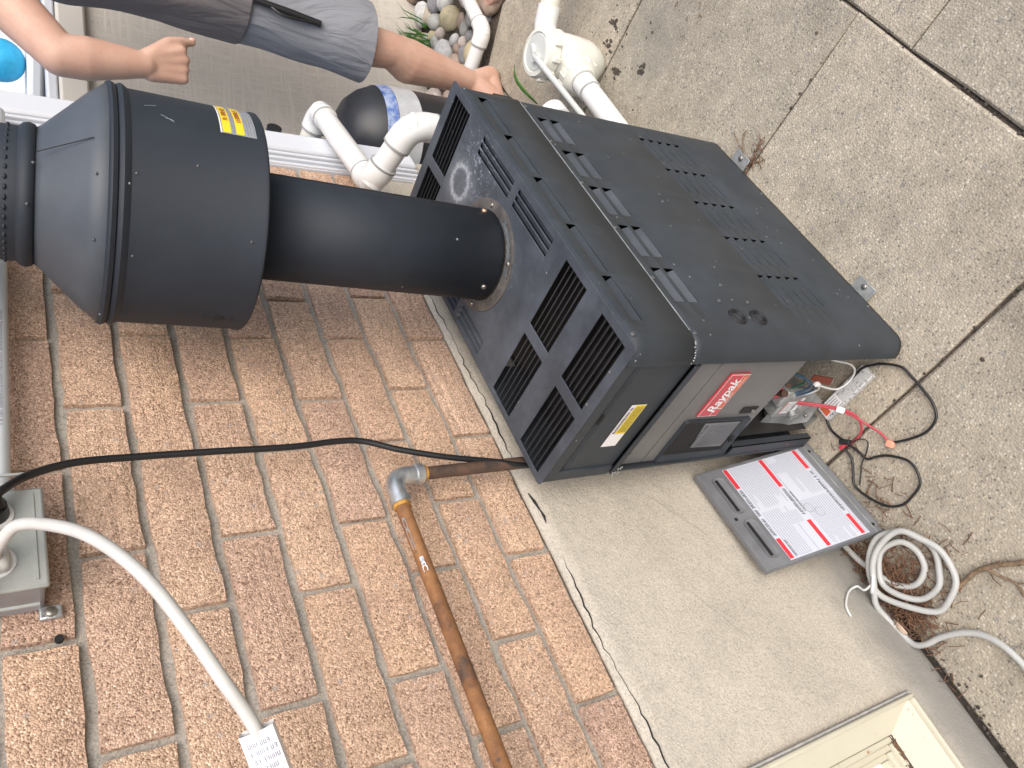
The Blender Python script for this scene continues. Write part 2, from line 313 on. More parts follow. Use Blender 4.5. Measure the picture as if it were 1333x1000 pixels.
# ------------------------------------------------------------------ helpers
class MB:
    def __init__(s): s.v = []; s.f = []
    def add(s, vs, fs):
        o = len(s.v); s.v += [Vector(p) for p in vs]; s.f += [tuple(i + o for i in f) for f in fs]; return s
    def box(s, c, d, rot=None):
        c = Vector(c); h = Vector(d) / 2; P = []
        for x in (-1, 1):
            for y in (-1, 1):
                for z in (-1, 1):
                    q = Vector((x * h.x, y * h.y, z * h.z)); P.append(c + (rot @ q if rot else q))
        return s.add(P, [(0, 1, 3, 2), (4, 6, 7, 5), (0, 4, 5, 1), (2, 3, 7, 6), (0, 2, 6, 4), (1, 5, 7, 3)])
    def quad(s, a, b, c, d): return s.add([a, b, c, d], [(0, 1, 2, 3)])
    def slab(s, quadpts, t):      # a quad given thickness along its normal
        q = [Vector(p) for p in quadpts]; n = (q[1] - q[0]).cross(q[3] - q[0]).normalized() * t
        P = q + [p - n for p in q]
        return s.add(P, [(0, 1, 2, 3), (7, 6, 5, 4), (0, 4, 5, 1), (1, 5, 6, 2), (2, 6, 7, 3), (3, 7, 4, 0)])
    def ring(s, rings, closed_ends=True):
        n = len(rings[0]); o = len(s.v); F = []
        for r in rings: s.v += [Vector(p) for p in r]
        for k in range(len(rings) - 1):
            for i in range(n):
                j = (i + 1) % n; F.append((o + k * n + i, o + k * n + j, o + (k + 1) * n + j, o + (k + 1) * n + i))
        if closed_ends:
            F.append(tuple(o + i for i in reversed(range(n)))); F.append(tuple(o + (len(rings) - 1) * n + i for i in range(n)))
        s.f += F; return s
    def lathe(s, base, axis, prof, n=32, ends=True):      # prof: (distance along axis, radius)
        base = Vector(base); ax = Vector(axis).normalized()
        e1 = ax.orthogonal().normalized(); e2 = ax.cross(e1)
        return s.ring([[base + ax * h + (e1 * math.cos(2 * PI * i / n) + e2 * math.sin(2 * PI * i / n)) * r for i in range(n)] for h, r in prof], ends)
    def cyl(s, a, b, r, r2=None, n=20):
        a = Vector(a); b = Vector(b); return s.lathe(a, b - a, [(0, r), ((b - a).length, r if r2 is None else r2)], n)
    def tube(s, path, r, n=10, ends=True):
        P = [Vector(p) for p in path]; rings = []; prev = None
        for i, p in enumerate(P):
            t = (P[min(i + 1, len(P) - 1)] - P[max(i - 1, 0)]).normalized()
            if prev is None: e = t.orthogonal().normalized()
            else:
                e = prev - t * prev.dot(t); e = e.normalized()
            prev = e; f = t.cross(e); rr = r[i] if isinstance(r, (list, tuple)) else r
            rings.append([p + (e * math.cos(2 * PI * k / n) + f * math.sin(2 * PI * k / n)) * rr for k in range(n)])
        return s.ring(rings, ends)
    def ball(s, c, r, nu=14, nv=8, sc=(1, 1, 1), rot=None):
        c = Vector(c); P = []
        rings = []
        for j in range(1, nv):
            th = PI * j / nv
            rings.append([(lambda q: c + (rot @ q if rot else q))(Vector((r * sc[0] * math.sin(th) * math.cos(2 * PI * i / nu), r * sc[1] * math.sin(th) * math.sin(2 * PI * i / nu), -r * sc[2] * math.cos(th)))) for i in range(nu)])
        return s.ring(rings)
def spline(pts, k=8):
    P = [Vector(p) for p in pts]; out = []
    for i in range(len(P) - 1):
        a, b, c, d = P[max(i - 1, 0)], P[i], P[i + 1], P[min(i + 2, len(P) - 1)]
        for j in range(k):
            t = j / k
            out.append(.5 * ((2 * b) + (c - a) * t + (2 * a - 5 * b + 4 * c - d) * t * t + (3 * b - a - 3 * c + d) * t ** 3))
    out.append(P[-1]); return out
def fillet(pts, r, k=8):     # polyline with rounded corners
    P = [Vector(p) for p in pts]; out = [P[0]]
    for i in range(1, len(P) - 1):
        a = (P[i - 1] - P[i]).normalized(); b = (P[i + 1] - P[i]).normalized()
        p0, p1 = P[i] + a * r, P[i] + b * r
        for j in range(k + 1):
            t = j / k; out.append(p0 * (1 - t) ** 2 + P[i] * 2 * t * (1 - t) + p1 * t * t)
    out.append(P[-1]); return out
WORLDLOC = {}
def tag(o, label=None, cat=None, group=None, kind=None):
    if label: o['label'] = label
    if cat: o['category'] = cat
    if group: o['group'] = group
    if kind: o['kind'] = kind
    return o
def thing(name, loc, label, cat, group=None):
    o = bpy.data.objects.new(name, None); COL.objects.link(o); o.location = loc; o.empty_display_size = .05
    WORLDLOC[o.name] = Vector(loc); return tag(o, label, cat, group)
def obj(name, mb, m, parent=None, smooth=None, bevel=0, solid=0, origin=None, seg=2):
    me = bpy.data.meshes.new(name)
    base = WORLDLOC[parent.name] if parent else Vector((0, 0, 0))
    org = Vector(origin) if origin is not None else base
    me.from_pydata([tuple(v - org) for v in mb.v], [], mb.f); me.update()
    bm = bmesh.new(); bm.from_mesh(me); bmesh.ops.recalc_face_normals(bm, faces=bm.faces); bm.to_mesh(me); bm.free()
    if m: me.materials.append(m)
    o = bpy.data.objects.new(name, me); COL.objects.link(o)
    if parent: o.parent = parent
    o.location = org - base
    WORLDLOC[o.name] = org
    if smooth is not None:
        me.shade_smooth(); me.set_sharp_from_angle(angle=R_(smooth))
    if solid:
        md = o.modifiers.new('thickness', 'SOLIDIFY'); md.thickness = solid; md.offset = 0
    if bevel:
        md = o.modifiers.new('bevel', 'BEVEL'); md.width = bevel; md.segments = seg; md.limit_method = 'ANGLE'; md.angle_limit = R_(40)
        me.shade_smooth(); me.set_sharp_from_angle(angle=R_(60))
    return o
def frame_pts(o, a, b):      # local frame (origin, unit a, unit b) -> function(u, v, lift)
    o = Vector(o); a = Vector(a); b = Vector(b); n = a.normalized().cross(b.normalized())
    return lambda u, v, h=0: o + a * u + b * v + n * h
def text_mesh(name, body, m, parent, mid, right, up, height, shear=0, bold=0, width=None):
    cu = bpy.data.curves.new(name, 'FONT'); cu.body = body; cu.size = 1; cu.shear = shear; cu.offset = bold; cu.align_x = 'CENTER'; cu.align_y = 'CENTER'
    cu.resolution_u = 3
    to = bpy.data.objects.new('tmp', cu); COL.objects.link(to)
    me = bpy.data.meshes.new_from_object(to.evaluated_get(bpy.context.evaluated_depsgraph_get()))
    bpy.data.objects.remove(to)
    xs = [v.co.x for v in me.vertices]; ys = [v.co.y for v in me.vertices]
    cx, cy = (min(xs) + max(xs)) / 2, (min(ys) + max(ys)) / 2; sy = height / (max(ys) - min(ys)); sx = (width / (max(xs) - min(xs))) if width else sy
    base = WORLDLOC[parent.name]; r = Vector(right).normalized(); u = Vector(up).normalized()
    for v in me.vertices: v.co = Vector(mid) + r * (v.co.x - cx) * sx + u * (v.co.y - cy) * sy - base
    me.materials.clear(); me.materials.append(m)
    o = bpy.data.objects.new(name, me); COL.objects.link(o); o.parent = parent; WORLDLOC[o.name] = base; return o
def print_lines(mb, F, u0, u1, v, h, lift, rnd, gap=.25, lmin=1.2, lmax=6):     # rows of word-like dashes of print
    u = u0
    while u < u1 - h * .6:
        l = min(h * rnd.uniform(lmin, lmax), u1 - u)
        mb.quad(F(u, v, lift), F(u + l, v, lift), F(u + l, v + h, lift), F(u, v + h, lift)); u += l + h * (gap + .35 * rnd.random())
def glyphs(mb, F, u0, u1, v, h, lift, rnd):       # heading-size unreadable letterforms
    u = u0; w = h * .55
    while u < u1 - w:
        if rnd.random() < .14: u += w * .8; continue
        t = h * .17
        bars = [(0, 0, t, h)]
        k = rnd.randrange(5)
        if k in (0, 1, 2): bars.append((0, h - t, w, h))
        if k in (1, 3): bars.append((0, 0, w, t))
        if k in (0, 2, 4): bars.append((w - t, 0, w, h))
        if k in (1, 2, 3): bars.append((0, h * .42, w, h * .42 + t))
        for a, b_, c, d in bars: mb.quad(F(u + a, v + b_, lift), F(u + c, v + b_, lift), F(u + c, v + d, lift), F(u + a, v + d, lift))
        u += w * 1.3
def join_quads_flat(mb): return mb
def cuts(*lists):
    s = sorted(set(round(x, 5) for l in lists for x in l)); return s
def sheet(fn, us, vs, hole):
    mb = MB(); idx = {}
    def V(i, j):
        if (i, j) not in idx: idx[(i, j)] = len(mb.v); mb.v.append(Vector(fn(us[i], vs[j])))
        return idx[(i, j)]
    for i in range(len(us) - 1):
        for j in range(len(vs) - 1):
            if hole((us[i] + us[i + 1]) / 2, (vs[j] + vs[j + 1]) / 2): continue
            mb.f.append((V(i, j), V(i + 1, j), V(i + 1, j + 1), V(i, j + 1)))
    return mb
def inrect(rs): return lambda u, v: any(a < u < b and c < v < d for a, b, c, d in rs)
def arc(cx, cy, r, a0, a1, n=8): return [(cx + r * math.cos(R_(a0 + (a1 - a0) * i / n)), cy + r * math.sin(R_(a0 + (a1 - a0) * i / n))) for i in range(n + 1)]

# ================================================================== SETTING
# ---- ground
g = MB(); g.box((0, 0, -.30), (120, 120, .5)); M['joint'] = mat('joint_debris', (.075, .058, .044), .95, var=.5, vscale=140, bump=.8, bscale=260)
go = tag(obj('ground', g, M['soil']), kind='structure')
# ---- patio of exposed-aggregate slabs
patio = MB(); patio.box((1.2, .5, -.0240), (6.0, 3.2, .030)); po = obj('patio', patio, M['joint']); tag(po, kind='structure')
rs = random.Random(5)
def paving(x0, x1, y0, y1, edge=None):
    gp = .0026; x0 += gp; x1 -= gp; y0 += gp; y1 -= gp; zt = rs.uniform(-.0015, .0015)
    nx, ny = 4, 4; j = .0022
    mb = MB(); top = []
    tx, ty = rs.uniform(-.0015, .0015), rs.uniform(-.0015, .0015)
    border = [(i / nx, 0) for i in range(nx)] + [(1, i / ny) for i in range(ny)] + [(1 - i / nx, 1) for i in range(nx)] + [(0, 1 - i / ny) for i in range(ny)]
    for a, b in border:
        dx, dy = rs.uniform(-j, j), rs.uniform(-j, j)
        xx, yy = x0 + (x1 - x0) * a + dx, y0 + (y1 - y0) * b + dy
        if edge and b == 1: yy += edge(a)
        top.append(Vector((xx, yy, zt + tx * (a - .5) + ty * (b - .5))))
    c = sum(top, Vector()) / len(top)
    inner = [p + (c - p).normalized() * .005 for p in top]
    outer = [p - Vector((0, 0, .004)) for p in top]; low = [p - Vector((0, 0, .05)) for p in top]
    n = len(top); mb.v = inner + outer + low
    for i in range(n):
        k = (i + 1) % n
        mb.f += [(i, k, n + k, n + i), (n + i, n + k, 2 * n + k, 2 * n + i)]
    mb.f.append(tuple(range(n))); mb.f.append(tuple(2 * n + i for i in reversed(range(n))))
    o = obj('paving_slab', mb, M['slab'], po, smooth=15, origin=(c.x, c.y, 0)); return o
for y0, y1 in ((-1.95, -1.30), (-1.30, -.64), (-.64, -.05), (-.05, .53), (.53, 1.106)): paving(.012, .722, y0, y1)
er = random.Random(8)
paving(-.008, .722, 1.106, 1.655, edge=lambda a: .03 * math.sin(a * 9) + er.uniform(-.02, .02) + .03 * a)
paving(-.62, -.008, 1.35, 1.655, edge=lambda a: er.uniform(-.03, .02))
for y0, y1 in ((-1.4, -.80), (-.80, -.205), (-.205, .388), (.388, .985), (.985, 1.58)): paving(.722, 1.40, y0, y1)
for y0, y1 in ((-1.2, -.5), (-.5, .2), (.2, .8), (.8, 1.4)): paving(1.40, 2.05, y0, y1)
strip = MB(); strip.box((.004, -.52, -.0135), (.020, 2.8, .012)); obj('edge_gap', strip, M['soil'], po)
# ---- foundation wall (poured concrete with parging) with an opening for the basement window
fw = thing('foundation_wall', (0, -.3, 0), 'smooth grey concrete foundation band running along the base of the brick wall', 'foundation')
ys = [-1.9 + i * .03 for i in range(94)]; ys = cuts([y for y in ys if not (-1.22 < y < -.445)], [-1.215, -.461, .90]); zs = [-.05, 0, .03, .12, .25, .38, .50, .58, .62, .6535]
WIN = (-1.215, -.461, .114, .56)
zs = cuts(zs, [.114, .56])
def fface(y, z):
    e = .002 * noise.noise(Vector((y * 22, 0, 3))) + .002 * noise.noise(Vector((y * 60, 5, 1))) if z > .64 else 0
    return (-.0062 + (.0028 * noise.noise(Vector((y * 2.5, z * 2.5, 0)))), y, z + e)
fm = sheet(fface, ys, zs, inrect([WIN])); obj('parging', fm, M['foundation'], fw, smooth=60, solid=.012)
bk = MB(); bk.box((-.092, .221, .30), (.12, 1.356, .68)); bk.box((-.092, -1.56, .30), (.12, .68, .68)); bk.box((-.092, -.84, .603), (.12, .755, .074)); bk.box((-.092, -.84, .028), (.12, .755, .156))
obj('concrete_core', bk, M['mortar'], fw)
hc = MB()
for y_, z_, L_ in ((.0, .41, .10), (-.17, .45, .13)):
    hc.tube([Vector((.0003, y_ - i * L_ / 14, z_ + .006 * noise.noise(Vector((i * .55, y_ * 9, 0))) - i * .006)) for i in range(15)], .00055, 4)
M['crack'] = mat('crack_shadow', (.29, .265, .225), .95)
tag(obj('hairline_crack', hc, M['crack'], fw), kind='stuff')
jt = MB()
prev = [Vector((.001, .90, .645))]
crk = MB(); pts = []
for i in range(240):
    y_ = .88 - i * .011
    z_ = .642 + .008 * noise.noise(Vector((y_ * 7, 3, 0))) + .005 * noise.noise(Vector((y_ * 40, 1, 0))) + (.0025 if i % 3 == 0 else 0)
    pts.append(Vector((.0008, y_, z_)))
rad = [.0004 +   .0017 * max(0, noise.noise(Vector((p.y * 9, 8, 2))) + .25) for p in pts]
crk.tube(pts, rad, 5); obj('joint_crack', crk, M['black'], fw, smooth=70)
gapm = MB(); gapm.tube([(.002, .030, .647), (.002, .012, .643), (.002, -.004, .640), (.002, -.018, .6385), (.002, -.030, .641)], [.0006, .0026, .0012, .0024, .0006], 7); obj('chipped_gap', gapm, M['black'], fw, smooth=70)

# ---- brick wall
bw = thing('brick_wall', (0, -.3, .654), 'rough tan and rose brick wall with grey recessed mortar joints', 'wall')
mo = MB(); mo.box((-.0560, -.36, 1.40), (.09, 2.52, 1.51)); mob = obj('mortar', mo, M['mortar'], bw)
def brick_mesh(seed, L, H=.0695, D=.06):
    rg = random.Random(seed); nx, nz = 8, 3; mb = MB()
    def P(i, k):
        y = (i / nx - .5) * L; z = (k / nz - .5) * H
        eb = (i in (0, nx)) or (k in (0, nz))
        x = rg.uniform(-.0014, .0014) - (.0032 if eb else 0)
        if i in (0, nx): y += rg.uniform(-.0012, .0016) * (1 if i == 0 else -1)
        if k in (0, nz): z += rg.uniform(-.0008, .0030) * (1 if k == 0 else -1)
        return Vector((x, y, z))
    for i in range(nx + 1):
        for k in range(nz + 1): mb.v.append(P(i, k))
    id_ = lambda i, k: i * (nz + 1) + k
    for i in range(nx):
        for k in range(nz): mb.f.append((id_(i, k), id_(i + 1, k), id_(i + 1, k + 1), id_(i, k + 1)))
    loop = [id_(i, 0) for i in range(nx + 1)] + [id_(nx, k) for k in range(1, nz + 1)] + [id_(i, nz) for i in range(nx - 1, -1, -1)] + [id_(0, k) for k in range(nz - 1, 0, -1)]
    o = len(mb.v); mb.v += [Vector((-D, mb.v[q].y, mb.v[q].z)) for q in loop]
    for q in range(len(loop)):
        r = (q + 1) % len(loop); mb.f.append((loop[q], o + q, o + r, loop[r]))
    return mb
protos = {}
def brick_data(L, var):
    k = (round(L, 4), var)
    if k not in protos:
        mb = brick_mesh(hash(k) % 9999 + var * 17, L); me = bpy.data.meshes.new('brick'); me.from_pydata([tuple(v) for v in mb.v], [], mb.f); me.update()
        me.materials.append(M['brick']); me.shade_smooth(); me.set_sharp_from_angle(angle=R_(48)); protos[k] = me
    return protos[k]
PITCH, CH, Z0 = .2303, .0795, .654
rb = random.Random(3)
off = {0: .158, 1: .039, 2: .161, 3: .026, 4: -.066, 5: .030, 6: .170, 7: .030, 8: .161}     # perpend positions read course by course from the lowest
for c in range(19):
    o_ = off.get(c, .16 if c % 2 == 0 else .03)
    k = -9
    while k < 6:
        y0, y1 = o_ + k * PITCH + .0048, o_ + (k + 1) * PITCH - .0048
        k += 1
        if y0 > .885: continue
        if y1 < -1.6: continue
        y1 = min(y1, .897); L = y1 - y0
        if L < .02: continue
        me = brick_data(L if L < PITCH - .02 else PITCH - .0096, rb.randrange(6) if L > PITCH - .02 else 0)
        o = bpy.data.objects.new('brick', me); COL.objects.link(o); o.parent = bw
        o.location = Vector((.0005 + rb.uniform(-.0012, .0012), (y0 + y1) / 2 + rb.uniform(-.001, .001), Z0 + .0048 + .0697 / 2 + c * CH)) - bw.location
        o.rotation_euler = (rb.uniform(-.004, .004), rb.uniform(-.006, .006), rb.uniform(-.004, .004))
hl = MB(); hl.lathe((-.004, -.066, 1.312), (1, 0, 0), [(0, .0045), (.0052, .0045)], 10); obj('drill_hole', hl, M['black'], bw)
# ---- white corner trim
ct = thing('corner_trim', (.0, .94, .54), 'white vinyl corner board with thin ridges at the far end of the brick wall', 'corner trim')
t = MB(); t.box((-.012, .968, 1.33), (.066, .066, 1.62)); obj('corner_board', t, M['trim'], ct, bevel=.006)
for k in range(3):
    t = MB(); t.box((.004 - .004 * k, .929 - .0125 * k, 1.33), (.022, .008, 1.62)); obj('ridge', t, M['trim'], ct, bevel=.002)
t = MB(); t.box((-.012, .918, 1.33), (.028, .04, 1.62)); obj('trim_backing', t, M['trim'], ct)
t = MB(); t.box((-.075, .93, .26), (.16, .10, .56)); obj('corner_foundation', t, M['foundation'], fw, bevel=.006)
bt = MB(); bt.slab([(.006, .878, 1.300), (.006, .902, 1.311), (.006, .894, 1.321), (.006, .874, 1.304)], .004)
tag(obj('plastic_clip', bt, M['cyan']), 'small blue plastic clip on the bricks beside the white corner trim', 'clip')
# ---- basement window
bwn = thing('basement_window', (0, -.84, .114), 'cream painted steel basement window set low in the concrete foundation with rust spots', 'window')
y0, y1, z0, z1 = WIN
f = MB()
f.box((-.004, y1 - .003, (z0 + z1) / 2), (.034, .008, z1 - z0 + .01)); f.box((-.004, y0 + .003, (z0 + z1) / 2), (.034, .008, z1 - z0 + .01))
f.box((-.004, (y0 + y1) / 2, z1 - .003), (.034, y1 - y0 - .012, .008)); f.box((-.004, (y0 + y1) / 2, z0 - .001), (.034, y1 - y0 - .012, .008))
obj('frame_lip', f, M['cream'], bwn, bevel=.003)
f = MB(); s_ = .038; SX, SZ = -.028, .052
f.slab([(.004, y1 - .005, z0 + .004), (.004, y1 - .005, z1), (SX, y1 - s_, z1), (SX, y1 - s_, z0 + SZ)], .006); obj('jamb', f, M['cream'], bwn)
f = MB(); f.slab([(.004, y0 + .005, z1), (.004, y0 + .005, z0 + .004), (SX, y0 + s_, z0 + SZ), (SX, y0 + s_, z1)], .006); obj('jamb', f, M['cream'], bwn)
f = MB(); f.slab([(.004, y1 - .005, z0 + .004), (SX, y1 - s_, z0 + SZ), (SX, y0 + s_, z0 + SZ), (.004, y0 + .005, z0 + .004)], .006); obj('sill', f, M['cream'], bwn)
for k, (dx, dw) in enumerate(((-.036, .0), (-.044, .009), (-.052, .018))):
    f = MB(); yb, ya = y1 - s_ - dw - .005, y0 + s_ + dw + .005; zb = z0 + SZ + .002 + dw
    f.box((dx, yb, (zb + z1) / 2), (.016, .010, z1 - zb)); f.box((dx, ya, (zb + z1) / 2), (.016, .010, z1 - zb)); f.box((dx - .001, (ya + yb) / 2, zb + .004), (.016, yb - ya - .011, .010)); f.box((dx - .001, (ya + yb) / 2, z1 - .008), (.016, yb - ya - .011, .012))
    obj('sash', f, M['cream'], bwn, bevel=.002)
f = MB(); f.box((-.060, (y0 + y1) / 2, (z0 + z1) / 2 + .03), (.004, y1 - y0 - .10, z1 - z0 - .09)); obj('pane', f, M['pane'], bwn)
f = MB(); f.tube([(.0045, y1 + .004 + .002 * noise.noise(Vector((i, 2, 0))), z0 - .01 + i * .03) for i in range(15)], .0024, 6); f.tube([(.0045, y1 + .002 - i * .03, z0 - .007 + .002 * noise.noise(Vector((i, 7, 0)))) for i in range(25)], .0024, 6)
obj('caulk_bead', f, M['caulk'], bwn, smooth=60)
f = MB(); rd = random.Random(2)
for i in range(70):
    a = Vector((-.030 + rd.uniform(-.010, .004), y1 - .042 - abs(rd.gauss(0, .035)), z0 + SZ + .003 + rd.uniform(0, .006)))
    d = Vector((rd.uniform(-1, 1) * .006, rd.uniform(-1, 1) * .016, rd.uniform(0, .003))); f.tube([a, a + d * .5 + Vector((0, 0, .001)), a + d], .0009, 4)
tag(obj('needle_litter', f, M['needle']), 'dry brown needles caught on the sill of the cream basement window', 'litter', kind='stuff')

# ---- fence of woven-look vinyl behind the person
fo = Vector((-.19, 2.15, 0)); fd = Vector((.50, .866, 0)).normalized(); fn = Vector((fd.y, -fd.x, 0))
vf = thing('vinyl_fence', tuple(fo), 'beige woven textured vinyl fence panel with a plain top rail behind the person', 'fence')
def fbox(mb, u0, u1, n0, n1, a, b):
    P = [fo + fd * u + fn * n + Vector((0, 0, z)) for u in (u0, u1) for n in (n0, n1) for z in (a, b)]
    return mb.add(P, [(0, 1, 3, 2), (4, 6, 7, 5), (0, 4, 5, 1), (2, 3, 7, 6), (0, 2, 6, 4), (1, 5, 7, 3)])
f = MB(); fbox(f, -1.0, 1.9, -.012, .012, -.02, 1.11); obj('panel', f, M['fence'], vf)
f = MB(); fbox(f, -1.0, 1.9, -.03, .035, 1.11, 1.185); obj('top_rail', f, M['fence_rail'], vf, bevel=.008)
f = MB(); fbox(f, -1.0, 1.9, -.034, .020, 1.187, 1.215); obj('rail_cap', f, M['trim'], vf, bevel=.006)
for u in (-1.05, 1.95):
    f = MB(); fbox(f, u - .045, u + .045, -.045, .045, -.02, 1.26); obj('post', f, M['trim'], vf, bevel=.006)
# ---- beyond the fence
nh = thing('neighbour_house', (-4.6, 9.4, 0), 'pale bright house wall with a dark window far behind the fence', 'house')
hd_ = Vector((.651, .757, 0)); hn = Vector((.757, -.651, 0)); hb = Vector((-3.6, 8.6, 0))
def hbox(u0, u1, n0, n1, a, b):
    m_ = MB(); P = [hb + hd_ * u + hn * n + Vector((0, 0, z)) for u in (u0, u1) for n in (n0, n1) for z in (a, b)]
    return m_.add(P, [(0, 1, 3, 2), (4, 6, 7, 5), (0, 4, 5, 1), (2, 3, 7, 6), (0, 2, 6, 4), (1, 5, 7, 3)])
obj('wall', hbox(-5, 4, -.3, 0, 0, 3.2), M['house'], nh); obj('window', hbox(.7, 1.6, .0, .03, .65, 1.9), M['dark_glass'], nh); obj('roof', hbox(-5.3, 4.3, -2.2, .4, 3.2, 3.45), M['inner'], nh)
sh = thing('deck_box', (-1.67, 4.2, 0), 'white plastic deck box standing beyond the fence under a cyan ball', 'box')
f = MB(); f.box((-1.67, 4.2, .545), (.7, .5, 1.09)); obj('body', f, M['trim'], sh, bevel=.02); f = MB(); f.box((-1.67, 4.2, 1.125), (.76, .56, .07)); obj('lid', f, M['house'], sh, bevel=.02)
f = MB(); f.ball((-1.66, 4.20, 1.275), .115, 24, 14); tag(obj('beach_ball', f, M['cyan'], smooth=80), 'bright cyan inflatable ball glimpsed over the fence beside the white trim', 'ball')

# ---- bed of river stones
rbed = MB(); rbed.box((.1, 1.98, -.030), (1.7, .70, .02)); ro = tag(obj('stone_bed', rbed, M['soil']), kind='structure')
rr_ = random.Random(21); placed = []
def stone(x, y, r, z=None):
    mb = MB(); sc = (rr_.uniform(.8, 1.25), rr_.uniform(.8, 1.25), rr_.uniform(.55, .8)); rot = Matrix.Rotation(rr_.uniform(0, 6), 3, 'Z') @ Matrix.Rotation(rr_.uniform(-.3, .3), 3, 'X')
    mb.ball((0, 0, 0), r, 12, 8, sc, rot)
    sd_ = rr_.uniform(0, 50)
    mb.v = [v * (1 + .16 * noise.noise(v * (1.3 / r) * .6 + Vector((sd_, 0, 0)))) for v in mb.v]
    zz = r * .30 - .012 if z is None else z
    mb.v = [v + Vector((x, y, zz)) for v in mb.v]
    obj('stone', mb, rr_.choice(M['stones']), ro, smooth=80, origin=(x, y, zz))
tries = 0
while len(placed) < 170 and tries < 9000:
    tries += 1
    u = rr_.uniform(-.75, .95); d = rr_.uniform(.03, .60)
    x, y = u, 1.70 + d
    p = fo + fd * ((Vector((x, y, 0)) - fo).dot(fd)); side = (Vector((x, y, 0)) - fo).dot(fn)
    if side < .03 or x > .62: continue
    r = rr_.choice((.024, .032, .042, .05, .058))
    if any((x - a) ** 2 + (y - b) ** 2 < ((r + q) * .80) ** 2 for a, b, q in placed): continue
    placed.append((x, y, r)); stone(x, y, r)
gr = MB(); rg = random.Random(4)
for i in range(90):
    b = Vector((-.19 + rg.gauss(0, .035), 2.09 + rg.gauss(0, .05), 0)); h = rg.uniform(.05, .13); l = Vector((rg.uniform(-.05, .05), rg.uniform(-.05, .05), 0)); wd = Vector((.0022, .001, 0))
    a, c, e = b, b + l * .4 + Vector((0, 0, h * .7)), b + l + Vector((0, 0, h))
    gr.add([a - wd, a + wd, c + wd * .7, c - wd * .7, e], [(0, 1, 2, 3), (3, 2, 4)])
tag(obj('grass', gr, M['green']), 'tuft of thin green grass among the river stones by the fence', 'grass', kind='stuff')

# ================================================================== POOL HEATER
ph = thing('pool_heater', (.2215, .325, 0), 'charcoal metal gas pool heater with louvred sides and an open burner compartment', 'heater')
XO, XI, YN, YF = .370, .073, 0.0, .65
HT = .677
# --- outer lower jacket
path = [(.338, .014), (.338, 0.0)] + [(a, b) for a, b in arc(.340, .030, .030, -90, 0, 8)][1:]
iflat0 = len(path) - 1
ylouv = [(.094 + .1025 * k, .170 + .1025 * k) for k in range(5)]
zup = [(.515, .537), (.487, .509)]; zlo = [(.270 - .0243 * k, .2865 - .0243 * k) for k in range(5)]
grom = [(.064, .426), (.063, .378)]
ycut = cuts([a for p in ylouv for a in p], [.030, .62])
path += [(XO, y) for y in ycut[1:]]
iflat1 = len(path) - 1
path += arc(.340, .620, .030, 0, 90, 8)[1:] + [(.083, .65)] + arc(.083, .640, .010, 90, 180, 4)[1:] + [(.073, .011)] + arc(.084, .011, .011, 180, 270, 4)[1:] + [(.0835, 0.0), (.0835, .010)]
def path_fn(path):
    return lambda u, v: (path[int(round(u))][0], path[int(round(u))][1], v)
zc = cuts([.022, .553, .035], [a for p in zup + zlo for a in p])
def jhole(u, v):
    i = int(u)
    if not (iflat0 <= i < iflat1): return False
    ym = (path[i][1] + path[i + 1][1]) / 2
    return any(a < ym < b for a, b in ylouv) and any(c < v < d for c, d in zup + zlo)
jk = sheet(path_fn(path), list(range(len(path))), zc, jhole)
jacket = obj('outer_jacket', jk, M['jacket'], ph, smooth=40, solid=.0016)
for (a, b) in ylouv:
    for (c, d) in zup + zlo:
        dep = .010 if d > .4 else .0085
        m_ = MB(); m_.slab([(XO - .0002, a, c + .0004), (XO - .0002, b - .002, c + .0004), (XO - dep, b - .006, d + .004), (XO - dep, a + .010, d + .004)], .0010)
        m_.add([(XO - .0002, a, c), (XO - dep, a + .010, d + .004), (XO - .0002, a, d)], [(0, 1, 2)])
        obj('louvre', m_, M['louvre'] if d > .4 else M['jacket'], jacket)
lf_ = MB(); lf_.slab([(.0835, .0008, .024), (.108, .0008, .024), (.108, .0008, .256), (.0835, .0008, .256)], .0015); lf_.slab([(.108, .0008, .024), (.108, .014, .024), (.108, .014, .256), (.108, .0008, .256)], .0015); obj('corner_flange', lf_, M['jacket'], ph)
# embossed dimples round every louvre end, grommets, screws
def disc_part(name, c, n, r, h, m, parent, k=16, prof=None):
    mb = MB(); mb.lathe(c, n, prof if prof else [(0, r), (h * .6, r), (h, r * .75)], k); return obj(name, mb, m, parent, smooth=50)
for y_, z_ in grom:
    g_ = disc_part('grommet', (XO, y_, z_), (1, 0, 0), .017, .004, M['black'], jacket, 20, [(-.006, .009), (0, .0095), (.0008, .0165), (.004, .0150), (.005, .0115), (.001, .0085), (-.006, .0080)])
for y_, z_ in ((.357, .378), (.099, .439), (.098, .373), (.137, .405), (.029, .546), (.145, .5475), (.263, .5475), (.38, .5475), (.50, .5475), (.612, .546), (.10, .033), (.44, .033)):
    disc_part('screw', (XO + .0005, y_, z_), (1, 0, 0), .0036, .002, M['screw_dark'], jacket, 10)
